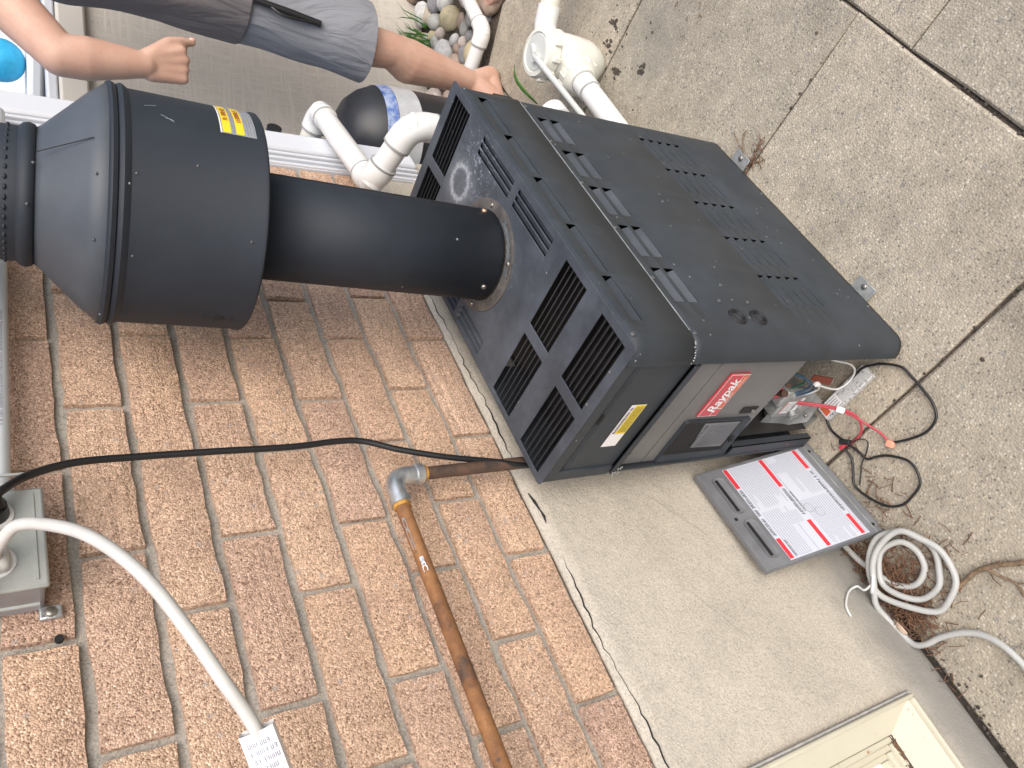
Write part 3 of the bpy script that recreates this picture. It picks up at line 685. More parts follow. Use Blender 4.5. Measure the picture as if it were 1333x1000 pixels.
# --- top cover band with long vent slots (open on the wall side)
O2 = .0022
p2 = [(.338, .005), (.338, -O2)] + arc(.340, .030 - 0, .030 + O2, -90, 0, 8)[1:]
j0 = len(p2) - 1
slots = [(.050, .141), (.150, .257), (.266, .374), (.383, .491), (.500, .606)]
yc2 = cuts([.030, .62], [a for p in slots for a in p])
p2 += [(XO + O2, y) for y in yc2[1:]]; j1 = len(p2) - 1
p2 += arc(.340, .620, .030 + O2, 0, 90, 8)[1:] + [(.100, .65 + O2), (.080, .65 + O2)]
zc2 = cuts([.5555, .633, .652, .676])
def chole(u, v):
    i = int(u)
    if not (j0 <= i < j1) or not (.633 < v < .652): return False
    ym = (p2[i][1] + p2[i + 1][1]) / 2; return any(a < ym < b for a, b in slots)
band = obj('top_cover', sheet(path_fn(p2), list(range(len(p2))), zc2, chole), M['jacket'], ph, smooth=40, solid=.0016)
lowband = MB(); lowband.slab([(XI, .02, .556), (XI, .645, .556), (XI, .645, .600), (XI, .02, .600)], .002); obj('cover_rear_strip', lowband, M['jacket'], band)
for a_, b_ in ((.004, .245), (.50, .648)):
    lowband = MB(); lowband.slab([(XI + .001, a_, .556), (XI + .001, b_, .556), (XI + .001, b_, .676), (XI + .001, a_, .676)], .002); obj('cover_rear_wall', lowband, M['jacket'], band)
for a, b in slots:
    m_ = MB(); m_.slab([(XO + O2 - .0004, a, .6335), (XO + O2 - .0004, b - .002, .6335), (XO - .012, b - .008, .656), (XO - .012, a + .004, .656)], .001); obj('louvre', m_, M['jacket'], band)
for y_ in (.024, .626): disc_part('screw', (XO + O2, y_, .669), (1, 0, 0), .0042, .003, M['screw_dark'], band, 10)
hl_ = MB(); hl_.tube([(XO + O2 + .0006, y_, .5556) for y_ in (.032, .2, .4, .618)], .0011, 6); obj('seam_edge', hl_, M['galv_flat'], band)
sc_ = MB(); rq = random.Random(9)
for i in range(9):
    a_ = R_(-85 + i * 7 + rq.uniform(-2, 2)); c_ = Vector((.340 + (.0315 + O2) * math.cos(a_), .030 + (.0315 + O2) * math.sin(a_), .5557 + rq.uniform(-.0015, .002))); sc_.ball(c_, rq.uniform(.0008, .0019), 6, 5)
for i in range(14):
    a_ = R_(-80 + rq.uniform(0, 45)); c_ = Vector((.340 + (.030 + O2) * math.cos(a_), .030 + (.030 + O2) * math.sin(a_), .672 - rq.uniform(0, .014))); sc_.ball(c_, rq.uniform(.0008, .0018), 6, 5)
tag(obj('chipped_paint', sc_, M['galv_flat'], band, smooth=60), kind='stuff')
# cover front: flange, sloping recess, flat dark panel, lower bar
prof = [(-.001, .676), (-.001, .657), (.007, .642), (.004, .637), (.004, .541)]
m_ = MB()
for i in range(len(prof) - 1):
    (ya, za), (yb, zb_) = prof[i], prof[i + 1]
    m_.quad((.098, ya, za), (.337, ya, za), (.337, yb, zb_), (.098, yb, zb_))
front = obj('cover_front', m_, M['jacket'], ph, solid=.0012)
m_ = MB(); m_.box((.0875, .004, .608), (.022, .010, .134)); obj('corner_post', m_, M['jacket'], front, bevel=.003)
m_ = MB(); m_.slab([(.208, .0062, .6415), (.228, .0062, .6415), (.228, .0040, .6375), (.208, .0040, .6375)], .002); obj('notch', m_, M['black'], front)
m_ = MB(); m_.slab([(.080, -.005, .5395), (.080, .002, .521), (.334, .002, .521), (.334, -.005, .5395)], .004); bar = obj('front_bar', m_, M['jacket'], ph, bevel=.0015)
m_ = MB()
for i in range(14): m_.ball((.078 + rq.uniform(0, .02), -.005 + rq.uniform(-.002, .001), .535 + rq.uniform(-.012, .004)), rq.uniform(.0008, .002), 6, 5)
tag(obj('chipped_paint', m_, M['galv_flat'], bar, smooth=60), kind='stuff')
# yellow and white sticker
F = frame_pts((.152, .0026, .5705), (1, 0, 0), (0, 0, 1))
stk = MB(); stk.quad(F(0, 0), F(.0980, 0), F(.0980, .0300), F(0, .0300)); st = obj('sticker', stk, M['white_print'], front)
q = MB(); q.quad(F(.0300, .0008, .0003), F(.0972, .0008, .0003), F(.0972, .0205, .0003), F(.0300, .0205, .0003)); obj('yellow_field', q, M['yellow'], st)
rp = random.Random(6); q = MB()
for k in range(5): print_lines(q, F, .034, .094, .003 + k * .0034, .0013, .0006, rp)
glyphs(q, F, .032, .096, .0222, .0055, .0006, rp)
obj('print', q, M['ink'], st)
# grey door with badge, latch slot and inspection window
DY = .010
z_d0, z_d1 = .258, .520; wx = [(.087, .435), (.193, .440), (.189, .277), (.082, .262)]
def dplate(z0, z1, xs0=.082, xs1=.337):
    return MB().slab([(xs0, DY, z0), (xs1, DY, z0), (xs1, DY, z1), (xs0, DY, z1)], -.0)
m_ = MB(); m_.box(((.082 + .337) / 2, DY + .001, (.4645 + z_d1) / 2), (.255, .002, z_d1 - .4645)); door = obj('front_panel', m_, M['grey_door'], ph, bevel=.0008)
m_ = MB(); m_.box(((.082 + .337) / 2, DY + .001, (z_d0 + .4620) / 2), (.255, .002, .4620 - z_d0)); door2 = obj('control_panel', m_, M['grey_door'], ph, bevel=.0008)
m_ = MB()
for x_, z_ in ((.165, .512), (.113, .510)):
    m_ = MB(); m_.box((x_, DY - .0003, z_), (.006, .001, .004)); obj('punch_hole', m_, M['black'], door)
# badge
BF = frame_pts((.2025, DY - .004, .380), (1, 0, 0), (0, 0, 1))
bx = MB(); bx.slab([BF(0, 0), BF(.1020, .002), BF(.1020, .047), BF(.0005, .045)], .0035); badge = obj('badge', bx, M['badge_red'], door2, bevel=.0006)
q = MB(); q.quad(BF(.0006, .0008, .0003), BF(.1014, .0026, .0003), BF(.1014, .0464, .0003), BF(.0010, .0444, .0003)); obj('white_border', q, M['white_print'], badge)
q = MB(); q.quad(BF(.0018, .0180, .0006), BF(.1002, .0180, .0006), BF(.1002, .0452, .0006), BF(.0020, .0434, .0006)); obj('red_field', q, M['badge_red'], badge)
q = MB(); q.quad(BF(.0200, .0022, .0006), BF(.1002, .0036, .0006), BF(.1002, .0166, .0006), BF(.0200, .0166, .0006)); obj('orange_field', q, M['badge_orange'], badge)
q = MB(); q.quad(BF(.0018, .0016, .0006), BF(.0184, .0018, .0006), BF(.0184, .0166, .0006), BF(.0018, .0166, .0006)); obj('red_corner', q, M['badge_red'], badge)
text_mesh('lettering', 'Raypak', M['white_print'], badge, BF(.052, .0225, .0012), (1, 0, 0), (0, 0, 1), .0290, shear=.35, bold=.02, width=.082)
q = MB(); q.quad(BF(.036, .0095, .0012), BF(.060, .0095, .0012), BF(.060, .0112, .0012), BF(.036, .0112, .0012)); q.quad(BF(.072, .0095, .0012), BF(.096, .0095, .0012), BF(.096, .0106, .0012), BF(.072, .0106, .0012)); obj('underline', q, M['white_print'], badge)
# latch slot
m_ = MB(); m_.slab([(.199, DY - .0012, .279), (.216, DY - .0012, .279), (.216, DY - .0012, .318), (.200, DY - .0012, .318)], -.0016); ls = obj('latch_slot', m_, M['black'], door2, bevel=.001)
m_ = MB(); m_.box((.207, DY - .004, .289), (.006, .004, .008)); obj('latch', m_, M['screw'], ls, bevel=.001)
# inspection window: black bevelled frame, dark glass, printed sheet behind
def ring_frame(outer, inner, y_out, y_in):
    mb = MB(); O = [Vector((a, y_out, b)) for a, b in outer]; I = [Vector((a, y_in, b)) for a, b in inner]
    B = [Vector((a, DY, b)) for a, b in outer]; n = len(O)
    mb.v = O + I + B
    for i in range(n):
        k = (i + 1) % n; mb.f += [(i, k, n + k, n + i), (i, 2 * n + i, 2 * n + k, k)]
    return mb
outw = [(.086, .436), (.190, .4405), (.193, .437), (.188, .279), (.184, .276), (.082, .262)]
inw = [(.098, .425), (.182, .429), (.183, .427), (.179, .289), (.176, .287), (.094, .274)]
iw = obj('inspection_window', ring_frame(outw, inw, DY - .006, DY - .0008), M['jacket'], door2, solid=0)
q = MB(); q.v = [Vector((a, DY - .0009, b)) for a, b in inw]; q.f = [tuple(range(len(inw)))]; obj('dark_pane', q, M['dark_glass_'] if 'dark_glass_' in M else M['black'], iw)
WF = frame_pts((.100, DY - .0014, .283), (1, 0, 0), (0, 0, 1))
q = MB(); q.quad(WF(.006, .002), WF(.076, .008), WF(.079, .100), WF(.012, .085)); obj('instruction_sheet', q, M['grey_panel'], iw)
q = MB()
for k in range(9): print_lines(q, WF, .014, .072, .010 + k * .0080, .0015, .0004, rp, .4, 3, 12)
glyphs(q, WF, .018, .074, .086, .006, .0004, rp); obj('print', q, M['ink'], iw)
q = MB(); q.ball((.128, DY - .004, .276), .007, 10, 6, (1.3, .5, .6)); obj('window_knob', q, M['black'], iw, smooth=60)
# --- cabinet interior and open burner compartment
m_ = MB(); m_.box((.2215, .335, .398), (.270, .600, .276)); inner = obj('inner_cabinet', m_, M['inner'], ph)
m_ = MB(); m_.box((.2215, .332, .578), (.290, .630, .040)); obj('cover_tray', m_, M['inner'], inner)
m_ = MB(); m_.slab([(.330, .014, .024), (.330, .014, .258), (.330, .20, .258), (.330, .20, .024)], .002); obj('compartment_side', m_, M['inner'], inner)
m_ = MB(); m_.slab([(.112, .20, .024), (.112, .20, .258), (.112, .022, .258), (.112, .022, .024)], .002); obj('compartment_side', m_, M['inner'], inner)
m_ = MB(); m_.box((.2215, .30, .14), (.22, .01, .23)); obj('compartment_back', m_, M['inner'], inner)
m_ = MB(); m_.box((.2215, .635, .14), (.27, .005, .23)); obj('rear_wall', m_, M['inner'], inner)
for k in range(5):
    b_ = MB(); b_.cyl((.135 + k * .042, .10, .175), (.135 + k * .042, .29, .175), .012, n=12); obj('burner_tube', b_, M['burner'], inner, smooth=50)
b_ = MB(); b_.box((.2215, .085, .175), (.20, .024, .03)); obj('gas_manifold', b_, M['burner'], inner, bevel=.005)
# gas valve block with labels
gv = MB(); gv.box((.172, .060, .120), (.066, .050, .060)); gvo = obj('gas_valve', gv, M['galv_flat'], ph, bevel=.004)
q = MB(); q.box((.192, .052, .155), (.040, .034, .020)); obj('valve_head', q, M['galv_flat'], gvo, bevel=.003)
q = MB(); q.cyl((.140, .060, .110), (.118, .060, .110), .013, n=14); q.cyl((.150, .034, .098), (.150, .026, .098), .010, n=14); q.cyl((.175, .034, .098), (.175, .028, .098), .006, n=10); obj('valve_port', q, M['galv'], gvo, smooth=50)
q = MB(); q.quad((.153, .0345, .117), (.186, .0345, .117), (.186, .0345, .143), (.153, .0345, .143)); lab = obj('valve_label', q, M['white_print'], gvo)
LF = frame_pts((.153, .0342, .117), (1, 0, 0), (0, 0, 1)); q = MB()
for k in range(5): print_lines(q, LF, .003, .030, .0025 + k * .0042, .0012, 0, rp)
obj('print', q, M['ink'], lab)
q = MB(); q.quad(LF(0, .0235, .0001), LF(.033, .0235, .0001), LF(.033, .026, .0001), LF(0, .026, .0001)); obj('orange_band', q, M['badge_orange'], lab)
q = MB(); q.quad((.155, .0348, .097), (.195, .0348, .097), (.195, .0348, .108), (.155, .0348, .108)); obj('valve_plate', q, M['white_print'], gvo)
# folded sheet shield with screws below the valve
sh_ = MB(); pr_ = [Vector((.098, .052, .150)), Vector((.100, .050, .10)), Vector((.110, .040, .060)), Vector((.130, .030, .036)), Vector((.165, .024, .030))]
A = [(.100, .048, .142), (.212, .048, .146), (.212, .040, .092), (.190, .028, .050), (.132, .024, .040), (.104, .040, .082)]
sh_.v = [Vector(a) for a in A]; sh_.f = [(0, 1, 2, 5), (5, 2, 3, 4)]
shield = obj('sheet_shield', sh_, M['galv_flat'], ph, solid=.0016)
for c_ in ((.150, .026, .062), (.178, .030, .070)): disc_part('screw', c_, (0, -1, .25), .004, .003, M['screw'], shield, 10)
# wires inside the compartment
def wire(name, pts, r, m, parent=None, n=7, k=8): 
    mb = MB(); mb.tube(spline(pts, k), r, n); return obj(name, mb, m, parent, smooth=80)
hn_ = thing('wiring_harness', (.21, .05, .15), 'bundle of coloured control wires spilling from the open burner compartment', 'wires')
wire('wire', [(.190, .060, .165), (.215, .045, .150), (.245, .035, .152), (.262, .04, .20), (.25, .06, .25)], .0020, M['green_wire'], hn_)
wire('wire', [(.180, .065, .170), (.205, .040, .145), (.235, .028, .138), (.255, .030, .165), (.265, .05, .24)], .0020, M['blue_wire'], hn_)
wire('wire', [(.175, .070, .165), (.200, .038, .138), (.230, .024, .128), (.250, .022, .146)], .0020, M['blue_wire'], hn_)
wire('wire', [(.170, .060, .150), (.205, .034, .128), (.236, .020, .122), (.2535, .018, .142)], .0018, M['white_wire'], hn_)
wire('wire', [(.165, .075, .18), (.185, .050, .172), (.205, .045, .160), (.20, .075, .19)], .0028, M['red_wire'], hn_)
wire('wire', [(.253, .018, .145), (.244, .012, .085), (.258, .014, .060), (.282, .018, .062), (.302, .020, .095), (.312, .024, .16), (.312, .05, .24)], .0019, M['white_wire'], hn_)
m_ = MB(); m_.box((.2545, .018, .146), (.008, .007, .010)); obj('wire_clip', m_, M['white_print'], hn_, bevel=.001)
m_ = MB(); m_.slab([(.246, .020, .098), (.262, .022, .100), (.264, .030, .150), (.254, .028, .152)], .003); obj('rollout_tag', m_, M['burner_red'], hn_)
m_ = MB(); m_.cyl((.195, .050, .165), (.208, .038, .172), .007, n=12); m_.cyl((.198, .060, .150), (.214, .050, .156), .006, n=12); obj('wire_nut', m_, M['burner'], hn_, smooth=50)
# --- top plate with grille openings, slats and pressed louvres
GX = [(.232, .358), (.084, .212)]; GY = [(.014, .079), (.125, .190)]
gr_holes = [(a, b, c, d) for a, b in GX for c, d in GY + [(.564, .631)]]
side = [(.327 + .0118 * k, .3355 + .0118 * k, a, b) for k in range(3) for a, b in ((.375, .500), (.232, .356))] + [(.084 + .0118 * k, .0925 + .0118 * k, a, b) for k in range(3) for a, b in ((.262, .360), (.372, .470))]
H_ = gr_holes + side
x0_, x1_, y0_, y1_, rc = XI, XO + .0035, -.0035, YF + .0035, .022
us = cuts([x0_, x0_ + rc * .3, x1_ - rc * .3, x1_], [a for h in H_ for a in h[:2]]); vs2 = cuts([y0_, y0_ + rc * .3, y1_ - rc * .3, y1_], [a for h in H_ for a in h[2:]])
def rnd_corner(x, y):
    for cx, sx in ((x0_, 1), (x1_, -1)):
        for cy, sy in ((y0_, 1), (y1_, -1)):
            if abs(x - cx) < 1e-6 and abs(y - cy) < 1e-6: return (cx + sx * rc * .30 * .3, cy + sy * rc * .30 * .3)
    return (x, y)
tp = sheet(lambda x, y: (*rnd_corner(x, y), HT + .0012), us, vs2, inrect(H_))
top = obj('top_grille', tp, M['top'], ph, solid=.0024)
mdb = top.modifiers.new('bevel', 'BEVEL'); mdb.width = .0010; mdb.segments = 2; mdb.limit_method = 'ANGLE'; mdb.angle_limit = R_(50)
for a, b, c, d in gr_holes:
    n = 6; p_ = (d - c) / n
    for k in range(n):
        ya = c + k * p_
        m_ = MB(); m_.slab([(a + .0005, ya - .0004, HT + .0004), (b - .0005, ya - .0004, HT + .0004), (b - .0005, ya + p_ * .98, HT - .0095), (a + .0005, ya + p_ * .98, HT - .0095)], .0011)
        obj('slat', m_, M['slat'], top)
for a, b, c, d in side:
    outer = a > .3
    m_ = MB()
    if outer: m_.slab([(b, c + .001, HT + .0006), (b, d - .001, HT + .0006), (a - .0010, d - .001, HT - .0034), (a - .0010, c + .001, HT - .0034)], .001)
    else: m_.slab([(a, c + .001, HT + .0006), (a + .0018, c + .001, HT - .006), (a + .0018, d - .001, HT - .006), (a, d - .001, HT + .0006)], .001)
    obj('louvre', m_, M['top'], top)
tb = MB(); tb.box((.305, .575, .617), (.06, .10, .010)); obj('cover_brace', tb, M['inner'], ph)
# feet and base rail
for y_ in (.141, .553):
    m_ = MB(); m_.box((.372, y_, .010), (.042, .046, .003)); m_.box((.352, y_, .018), (.003, .046, .020)); ft = obj('mounting_foot', m_, M['galv_flat'], ph, bevel=.001)
    disc_part('screw', (.383, y_, .0115), (0, 0, 1), .006, .004, M['screw'], ft, 8)
m_ = MB(); m_.box((.120, .33, .012), (.03, .6, .020)); m_.box((.345, .33, .012), (.03, .6, .020)); m_.box((.23, .62, .012), (.2, .03, .019)); obj('base_rail', m_, M['galv_flat'], ph)

# ================================================================== VENT STACK
VB = Vector((.2175, .3675, HT + .0025)); VA = Vector((.010, .070, 1)).normalized()
vs = thing('vent_stack', tuple(VB), 'black round flue pipe with a wide draft hood rising from the heater top', 'vent stack')
m_ = MB(); m_.lathe(VB, (0, 0, 1), [(0, .060), (0, .094), (.0022, .094), (.0035, .085), (.004, .076)], 48, False); fl = obj('base_flange', m_, M['flange'], vs, smooth=40)
for a_ in (20, 115, 205, 300):
    disc_part('screw', VB + Vector((.085 * math.cos(R_(a_)), .085 * math.sin(R_(a_)), .003)), (0, 0, 1), .0042, .003, M['screw'], fl, 10)
# bare patch where the flange paint has flaked
m_ = MB(); n_ = 12
for i in range(n_):
    a0, a1 = R_(-75 + i * 5.2), R_(-75 + (i + 1) * 5.2); ri = .0785 + rq.uniform(0, .003); ro_ = .0915 - rq.uniform(0, .004)
    P = [VB + Vector((r * math.cos(a), r * math.sin(a), .0046)) for r, a in ((ri, a0), (ro_, a0), (ro_, a1), (ri, a1))]; m_.add(P, [(0, 1, 2, 3)])
obj('bare_patch', m_, M['galv'], fl)
m_ = MB(); m_.lathe(VB, VA, [(.003, .0745), (.40, .0745)], 64, False); pipe = obj('flue_pipe', m_, M['stack'], vs, smooth=40, solid=.001)
e1 = VA.orthogonal().normalized(); e2 = VA.cross(e1)
def on_stack(h, r, ang, lift=0):
    d = Vector((math.cos(R_(ang)), math.sin(R_(ang)), 0)); d = (d - VA * d.dot(VA)).normalized(); return VB + VA * h + d * (r + lift), d
m_ = MB(); seam_ang = 20
pts = [on_stack(h, .0748, seam_ang)[0] for h in (.004, .15, .30, .385)]; m_.tube(pts, .0012, 6); obj('seam', m_, M['black'], pipe)
for h, a_, mm in ((.022, seam_ang - 6, 'copper'), (.022, -95, 'screw')):
    p_, d_ = on_stack(h, .0748, a_); disc_part('screw', p_, d_, .0045, .0035, M[mm], pipe, 10)
# hood
hprof = [(.386, .1470), (.388, .1490), (.392, .1490), (.396, .1475), (.540, .1475), (.5435, .1500), (.5475, .1520), (.5515, .1500), (.5530, .1480), (.5545, .1505), (.5590, .1525), (.5630, .1505)]
m_ = MB(); m_.lathe(VB, VA, hprof, 96, False); hood = obj('draft_hood', m_, M['stack'], vs, smooth=35, solid=.001)
m_ = MB(); m_.lathe(VB, VA, [(.392, .149), (.394, .080)], 64, False); obj('hood_baffle', m_, M['inner'], hood)
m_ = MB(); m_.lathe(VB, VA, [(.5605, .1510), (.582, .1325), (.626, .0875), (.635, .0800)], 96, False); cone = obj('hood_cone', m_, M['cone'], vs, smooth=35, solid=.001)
m_ = MB(); m_.tube([on_stack(.562 + .088 * t_, .1522 - .0722 * t_, -22)[0] for t_ in (0.18, .5, .8)], .0006, 6); obj('seam', m_, M['black'], cone)
m_ = MB(); m_.lathe(VB, VA, [(.632, .0805), (.635, .0850), (.641, .0866), (.647, .0850), (.651, .0805), (.678, .0800), (.680, .0785), (.86, .0785)], 80, False); col = obj('vent_collar', m_, M['stack'], vs, smooth=45, solid=.001)
m_ = MB()
for i in range(44):
    p_, d_ = on_stack(.662, .0795, i * 360 / 44); m_.ball(p_, .0042, 6, 5, (1, 1, .55))
obj('crimp', m_, M['stack'], col, smooth=80)
m_ = MB(); m_.lathe(VB, VA, [(.85, .0785), (.90, .15), (.93, .15), (.99, .02)], 64, False); obj('vent_cap', m_, M['stack'], vs, smooth=35, solid=.001)
for h, a_ in ((.405, -62), (.535, -38), (.535, -75), (.575, -40), (.575, -70), (.635, -30), (.640, -60), (.47, -30)):
    r_ =   .1478 if h < .56 else .1520 - (h - .562) * .82
    p_, d_ = on_stack(h, r_, a_); disc_part('rivet', p_, d_,   .0018, .0012, M['screw_dark'], hood if h < .56 else cone, 8)
p_, d_ = on_stack(.425,   .1478, -112); m_ = MB(); m_.lathe(p_, d_, [(-.001, .0075), (.0008, .0075)], 6); obj('knockout_hole', m_, M['black'], hood)
m_ = MB()
for dh in (-.016, .018):
    p1_, _ = on_stack(.425 + dh, .1481, -109); p2_, _ = on_stack(.425 + dh, .1481, -115); m_.tube([p1_, p2_], .0006, 4)
obj('scribe_mark', m_, M['black'], hood)
m_ = MB()
for h0, a0_, h1, a1_ in ((.525, 2, .512, 4), (.508, -3, .494, -7), (.503, -5, .494, -6)):
    q1, _ = on_stack(h0, .1479, a0_); q2, _ = on_stack((h0 + h1) / 2, .1479, (a0_ + a1_) / 2 + .3); q3, _ = on_stack(h1, .1479, a1_); m_.tube([q1, q2, q3], .0004, 4)
obj('scuff', m_, M['silver'], hood)
# hood sticker (curved)
def HS(u, v, lift=0):       # u along the circumference in degrees from sticker's near edge, v height
    return on_stack(.398 + v, .1481, -8 + u, lift)[0]
def hpatch(u0, u1, v0, v1, lift, n=8):
    mb = MB()
    for i in range(n):
        a, b = u0 + (u1 - u0) * i / n, u0 + (u1 - u0) * (i + 1) / n
        mb.quad(HS(a, v0, lift), HS(b, v0, lift), HS(b, v1, lift), HS(a, v1, lift))
    return mb
hs = obj('warning_sticker', hpatch(0, 32, 0, .043, .0004), M['silver'], hood, smooth=80)
obj('white_edge', hpatch(0, 32, .0418, .0433, .0006), M['white_print'], hs, smooth=80)
for v0, v1 in ((.0305, .0405), (.0145, .0245)): obj('yellow_band', hpatch(.6, 31.4, v0, v1, .0007), M['yellow'], hs, smooth=80)
def HF(u, v, lift=0): return HS(u / .00262, v, lift)
q = MB()
for v0 in (.0325, .0165):
    glyphs(q, HF, .028, .070, v0, .0060, .0010, rp)
obj('warning_print', q, M['ink_red'], hs)
q = MB()
for k in range(3): print_lines(q, HF, .004, .080, .002 + k * .0038, .0014, .0008, rp)
for k in range(2): print_lines(q, HF, .004, .080, .0255 + k * .0024, .0012, .0008, rp)
obj('print', q, M['ink_grey'], hs)

# ================================================================== LEANING DOOR PANEL with instruction label
A0 = Vector((.082, .004, .004)); Aa = Vector((.016, -.2165, 0.0)); At = Vector((-.066, .004, .272))      # bottom-far corner, along, up the slope
al, tl = Aa.length, At.length
DP = frame_pts(A0, Aa, At)
dp = thing('access_panel', tuple(A0 + Aa * .5), 'loose grey access panel with a white and red instruction label leaning against the foundation', 'panel')
m_ = MB(); m_.slab([DP(0, 0, 0), DP(1, 0, 0), DP(1, 1, 0), DP(0, 1, 0)], -.0015)
pn = obj('panel_sheet', m_, M['grey_panel'], dp, bevel=.0006)
nrm = Aa.normalized().cross(At.normalized())
sgn = 1 if nrm.x > 0 else -1
L1 = .0006 * sgn
def lip(u0, v0, u1, v1, h):
    return MB().slab([DP(u0, v0, 0), DP(u1, v1, 0), DP(u1, v1, -h * sgn), DP(u0, v0, -h * sgn)], .0015)
for a_ in ((0, 0, 1, 0), (0, 1, 1, 1), (0, 0, 0, 1), (1, 0, 1, 1)): obj('panel_lip', lip(*a_, .010), M['grey_panel'], dp)
# raised fold near the lower edge, slots in dished pockets, holes
m_ = MB(); m_.tube([DP(u, .062, L1) for u in (0, .5, 1)], .0012, 6); obj('fold_line', m_, M['galv_flat'], dp)
for u0, u1 in ((.10, .45), (.55, .90)):
    m_ = MB(); ring_o = []; 
    for i in range(20):
        a_ = 2 * PI * i / 20; uc, ur = ((u0 + .03, u0 - .0) if math.cos(a_) < 0 else (u1 - .03, u1))
        ring_o.append((uc + .045 * math.cos(a_), .885 + .048 * math.sin(a_)))
    m_.ring([[DP(u, v, L1 * .3) for u, v in ring_o], [DP(u, v, L1 * 5) for u, v in ring_o], [DP(.5 * (u0 + u1) + (u - .5 * (u0 + u1)) * .93, .885 + (v - .885) * .72, L1 * 2) for u, v in ring_o]], True)
    pk = obj('slot_pocket', m_, M['grey_panel'], dp, smooth=50)
    m_ = MB(); m_.slab([DP(u0 + .01, .892, L1 * 4), DP(u1 - .01, .892, L1 * 4), DP(u1 - .01, .912, L1 * 4), DP(u0 + .01, .912, L1 * 4)], .001); obj('slot', m_, M['black'], pk)
m_ = MB()
for u, v in ((.08, .045), (.92, .045), (.50, .955)): m_.lathe(DP(u, v, L1 * .5), nrm * sgn, [(0, .0035), (.0005, .0035)], 10)
obj('screw_hole', m_, M['black'], dp)
m_ = MB(); m_.quad(DP(.025, .115, L1), DP(.975, .115, L1), DP(.975, .80, L1), DP(.025, .80, L1)); lb = obj('instruction_label', m_, M['paper'], dp)
L2 = L1 * 1.7
for u0, u1, v0 in ((.03, .24, .765), (.77, .965, .765), (.03, .335, .455), (.70, .965, .455), (.03, .24, .150), (.76, .965, .150)):
    m_ = MB(); m_.quad(DP(u0, v0, L2), DP(u1, v0, L2), DP(u1, v0 + .032, L2), DP(u0, v0 + .032, L2)); obj('red_bar', m_, M['red'], lb)
DF = lambda u, v, lift=0: DP(u / al, v / tl, L2)
rp = random.Random(12)
for u0, u1, v, h_ in ((.26, .75, .768, .0068), (.36, .68, .458, .0068), (.26, .74, .152, .0068), (.80, .96, .735, .004), (.40, .62, .43, .0042)):
    m_ = MB(); glyphs(m_, DF, u0 * al, u1 * al, v * tl, h_, 0, rp); obj('heading_print', m_, M['ink'], lb)
m_ = MB()
for v0, v1 in ((.505, .755), (.195, .445), (.120, .143)):
    v = v0
    while v < v1:
        for u0, u1 in ((.035, .485), (.515, .965)):
            if v > .42 and v < .46 and .3 < u0: continue
            blank = (v0 == .505 and u0 > .5 and v < .60 and rp.random() < .75) or (v0 == .195 and u0 < .5 and v > .36 and rp.random() < .6)
            e = u1 - (rp.uniform(0, .2) if rp.random() < .3 else 0)
            print_lines(m_, DF, (u0 + (.06 if blank else 0)) * al, (u0 + .18 if blank else e) * al, v * tl, .0010, 0, rp, .8, 9, 34)
        v += .0185
obj('body_print', m_, M['ink_grey'], lb)
m_ = MB()
for u, v in ((.60, .40), (.66, .34)): m_.lathe(DP(u, v, L2), nrm * sgn, [(0, .010), (.0002, .0092)], 16, False)
obj('pictogram', m_, M['ink_grey'], lb)

# ================================================================== GAS PIPE
gp = thing('gas_pipe', (.045, .055, .88), 'rusty orange gas pipe with a shiny elbow running along the bricks to the heater', 'pipe')
m_ = MB(); m_.cyl((.045, .038, .8935), (.045, -1.55, .895), .0102, n=20); obj('horizontal_pipe', m_, M['gas'], gp, smooth=50)
m_ = MB(); m_.cyl((.045, .062, .868), (.042, .062, .30), .0098, n=20); obj('drop_pipe', m_, M['gas_dark'], gp, smooth=50)
el = fillet([(.045, .020, .8935), (.045, .062, .8935), (.045, .062, .851)], .024, 10)
m_ = MB(); m_.tube(el, .0134, 20); m_.cyl((.045, .014, .8935), (.045, .025, .8935), .0158, n=24); m_.cyl((.045, .062, .845), (.045, .062, .856), .0158, n=24); obj('elbow', m_, M['galv'], gp, smooth=45)
m_ = MB(); m_.cyl((.045, .0145, .8935), (.045, .009, .8935), .0128, n=20); m_.cyl((.045, .062, .8455), (.045, .062, .838), .0120, n=20); obj('thread_sealant', m_, M['dope'], gp, smooth=45)
m_ = MB()
for yc, ln, a_ in ((-.035, .05, 60), (-.085, .022, 35)):
    P = []
    for i in range(9):
        t_ = i / 8; wv = .35 + .2 * noise.noise(Vector((i * .7, yc * 30, 1)))
        for sgn_ in (-1, 1):
            an = R_(a_) + sgn_ * wv * .8; P.append(Vector((.045 + .0105 * math.cos(an), yc - ln / 2 + ln * t_, .8935 + .0105 * math.sin(an))))
    o_ = len(m_.v); m_.v += P
    for i in range(8): m_.f.append((o_ + 2 * i, o_ + 2 * i + 1, o_ + 2 * i + 3, o_ + 2 * i + 2))
obj('bare_metal_patch', m_, M['galv'], gp)

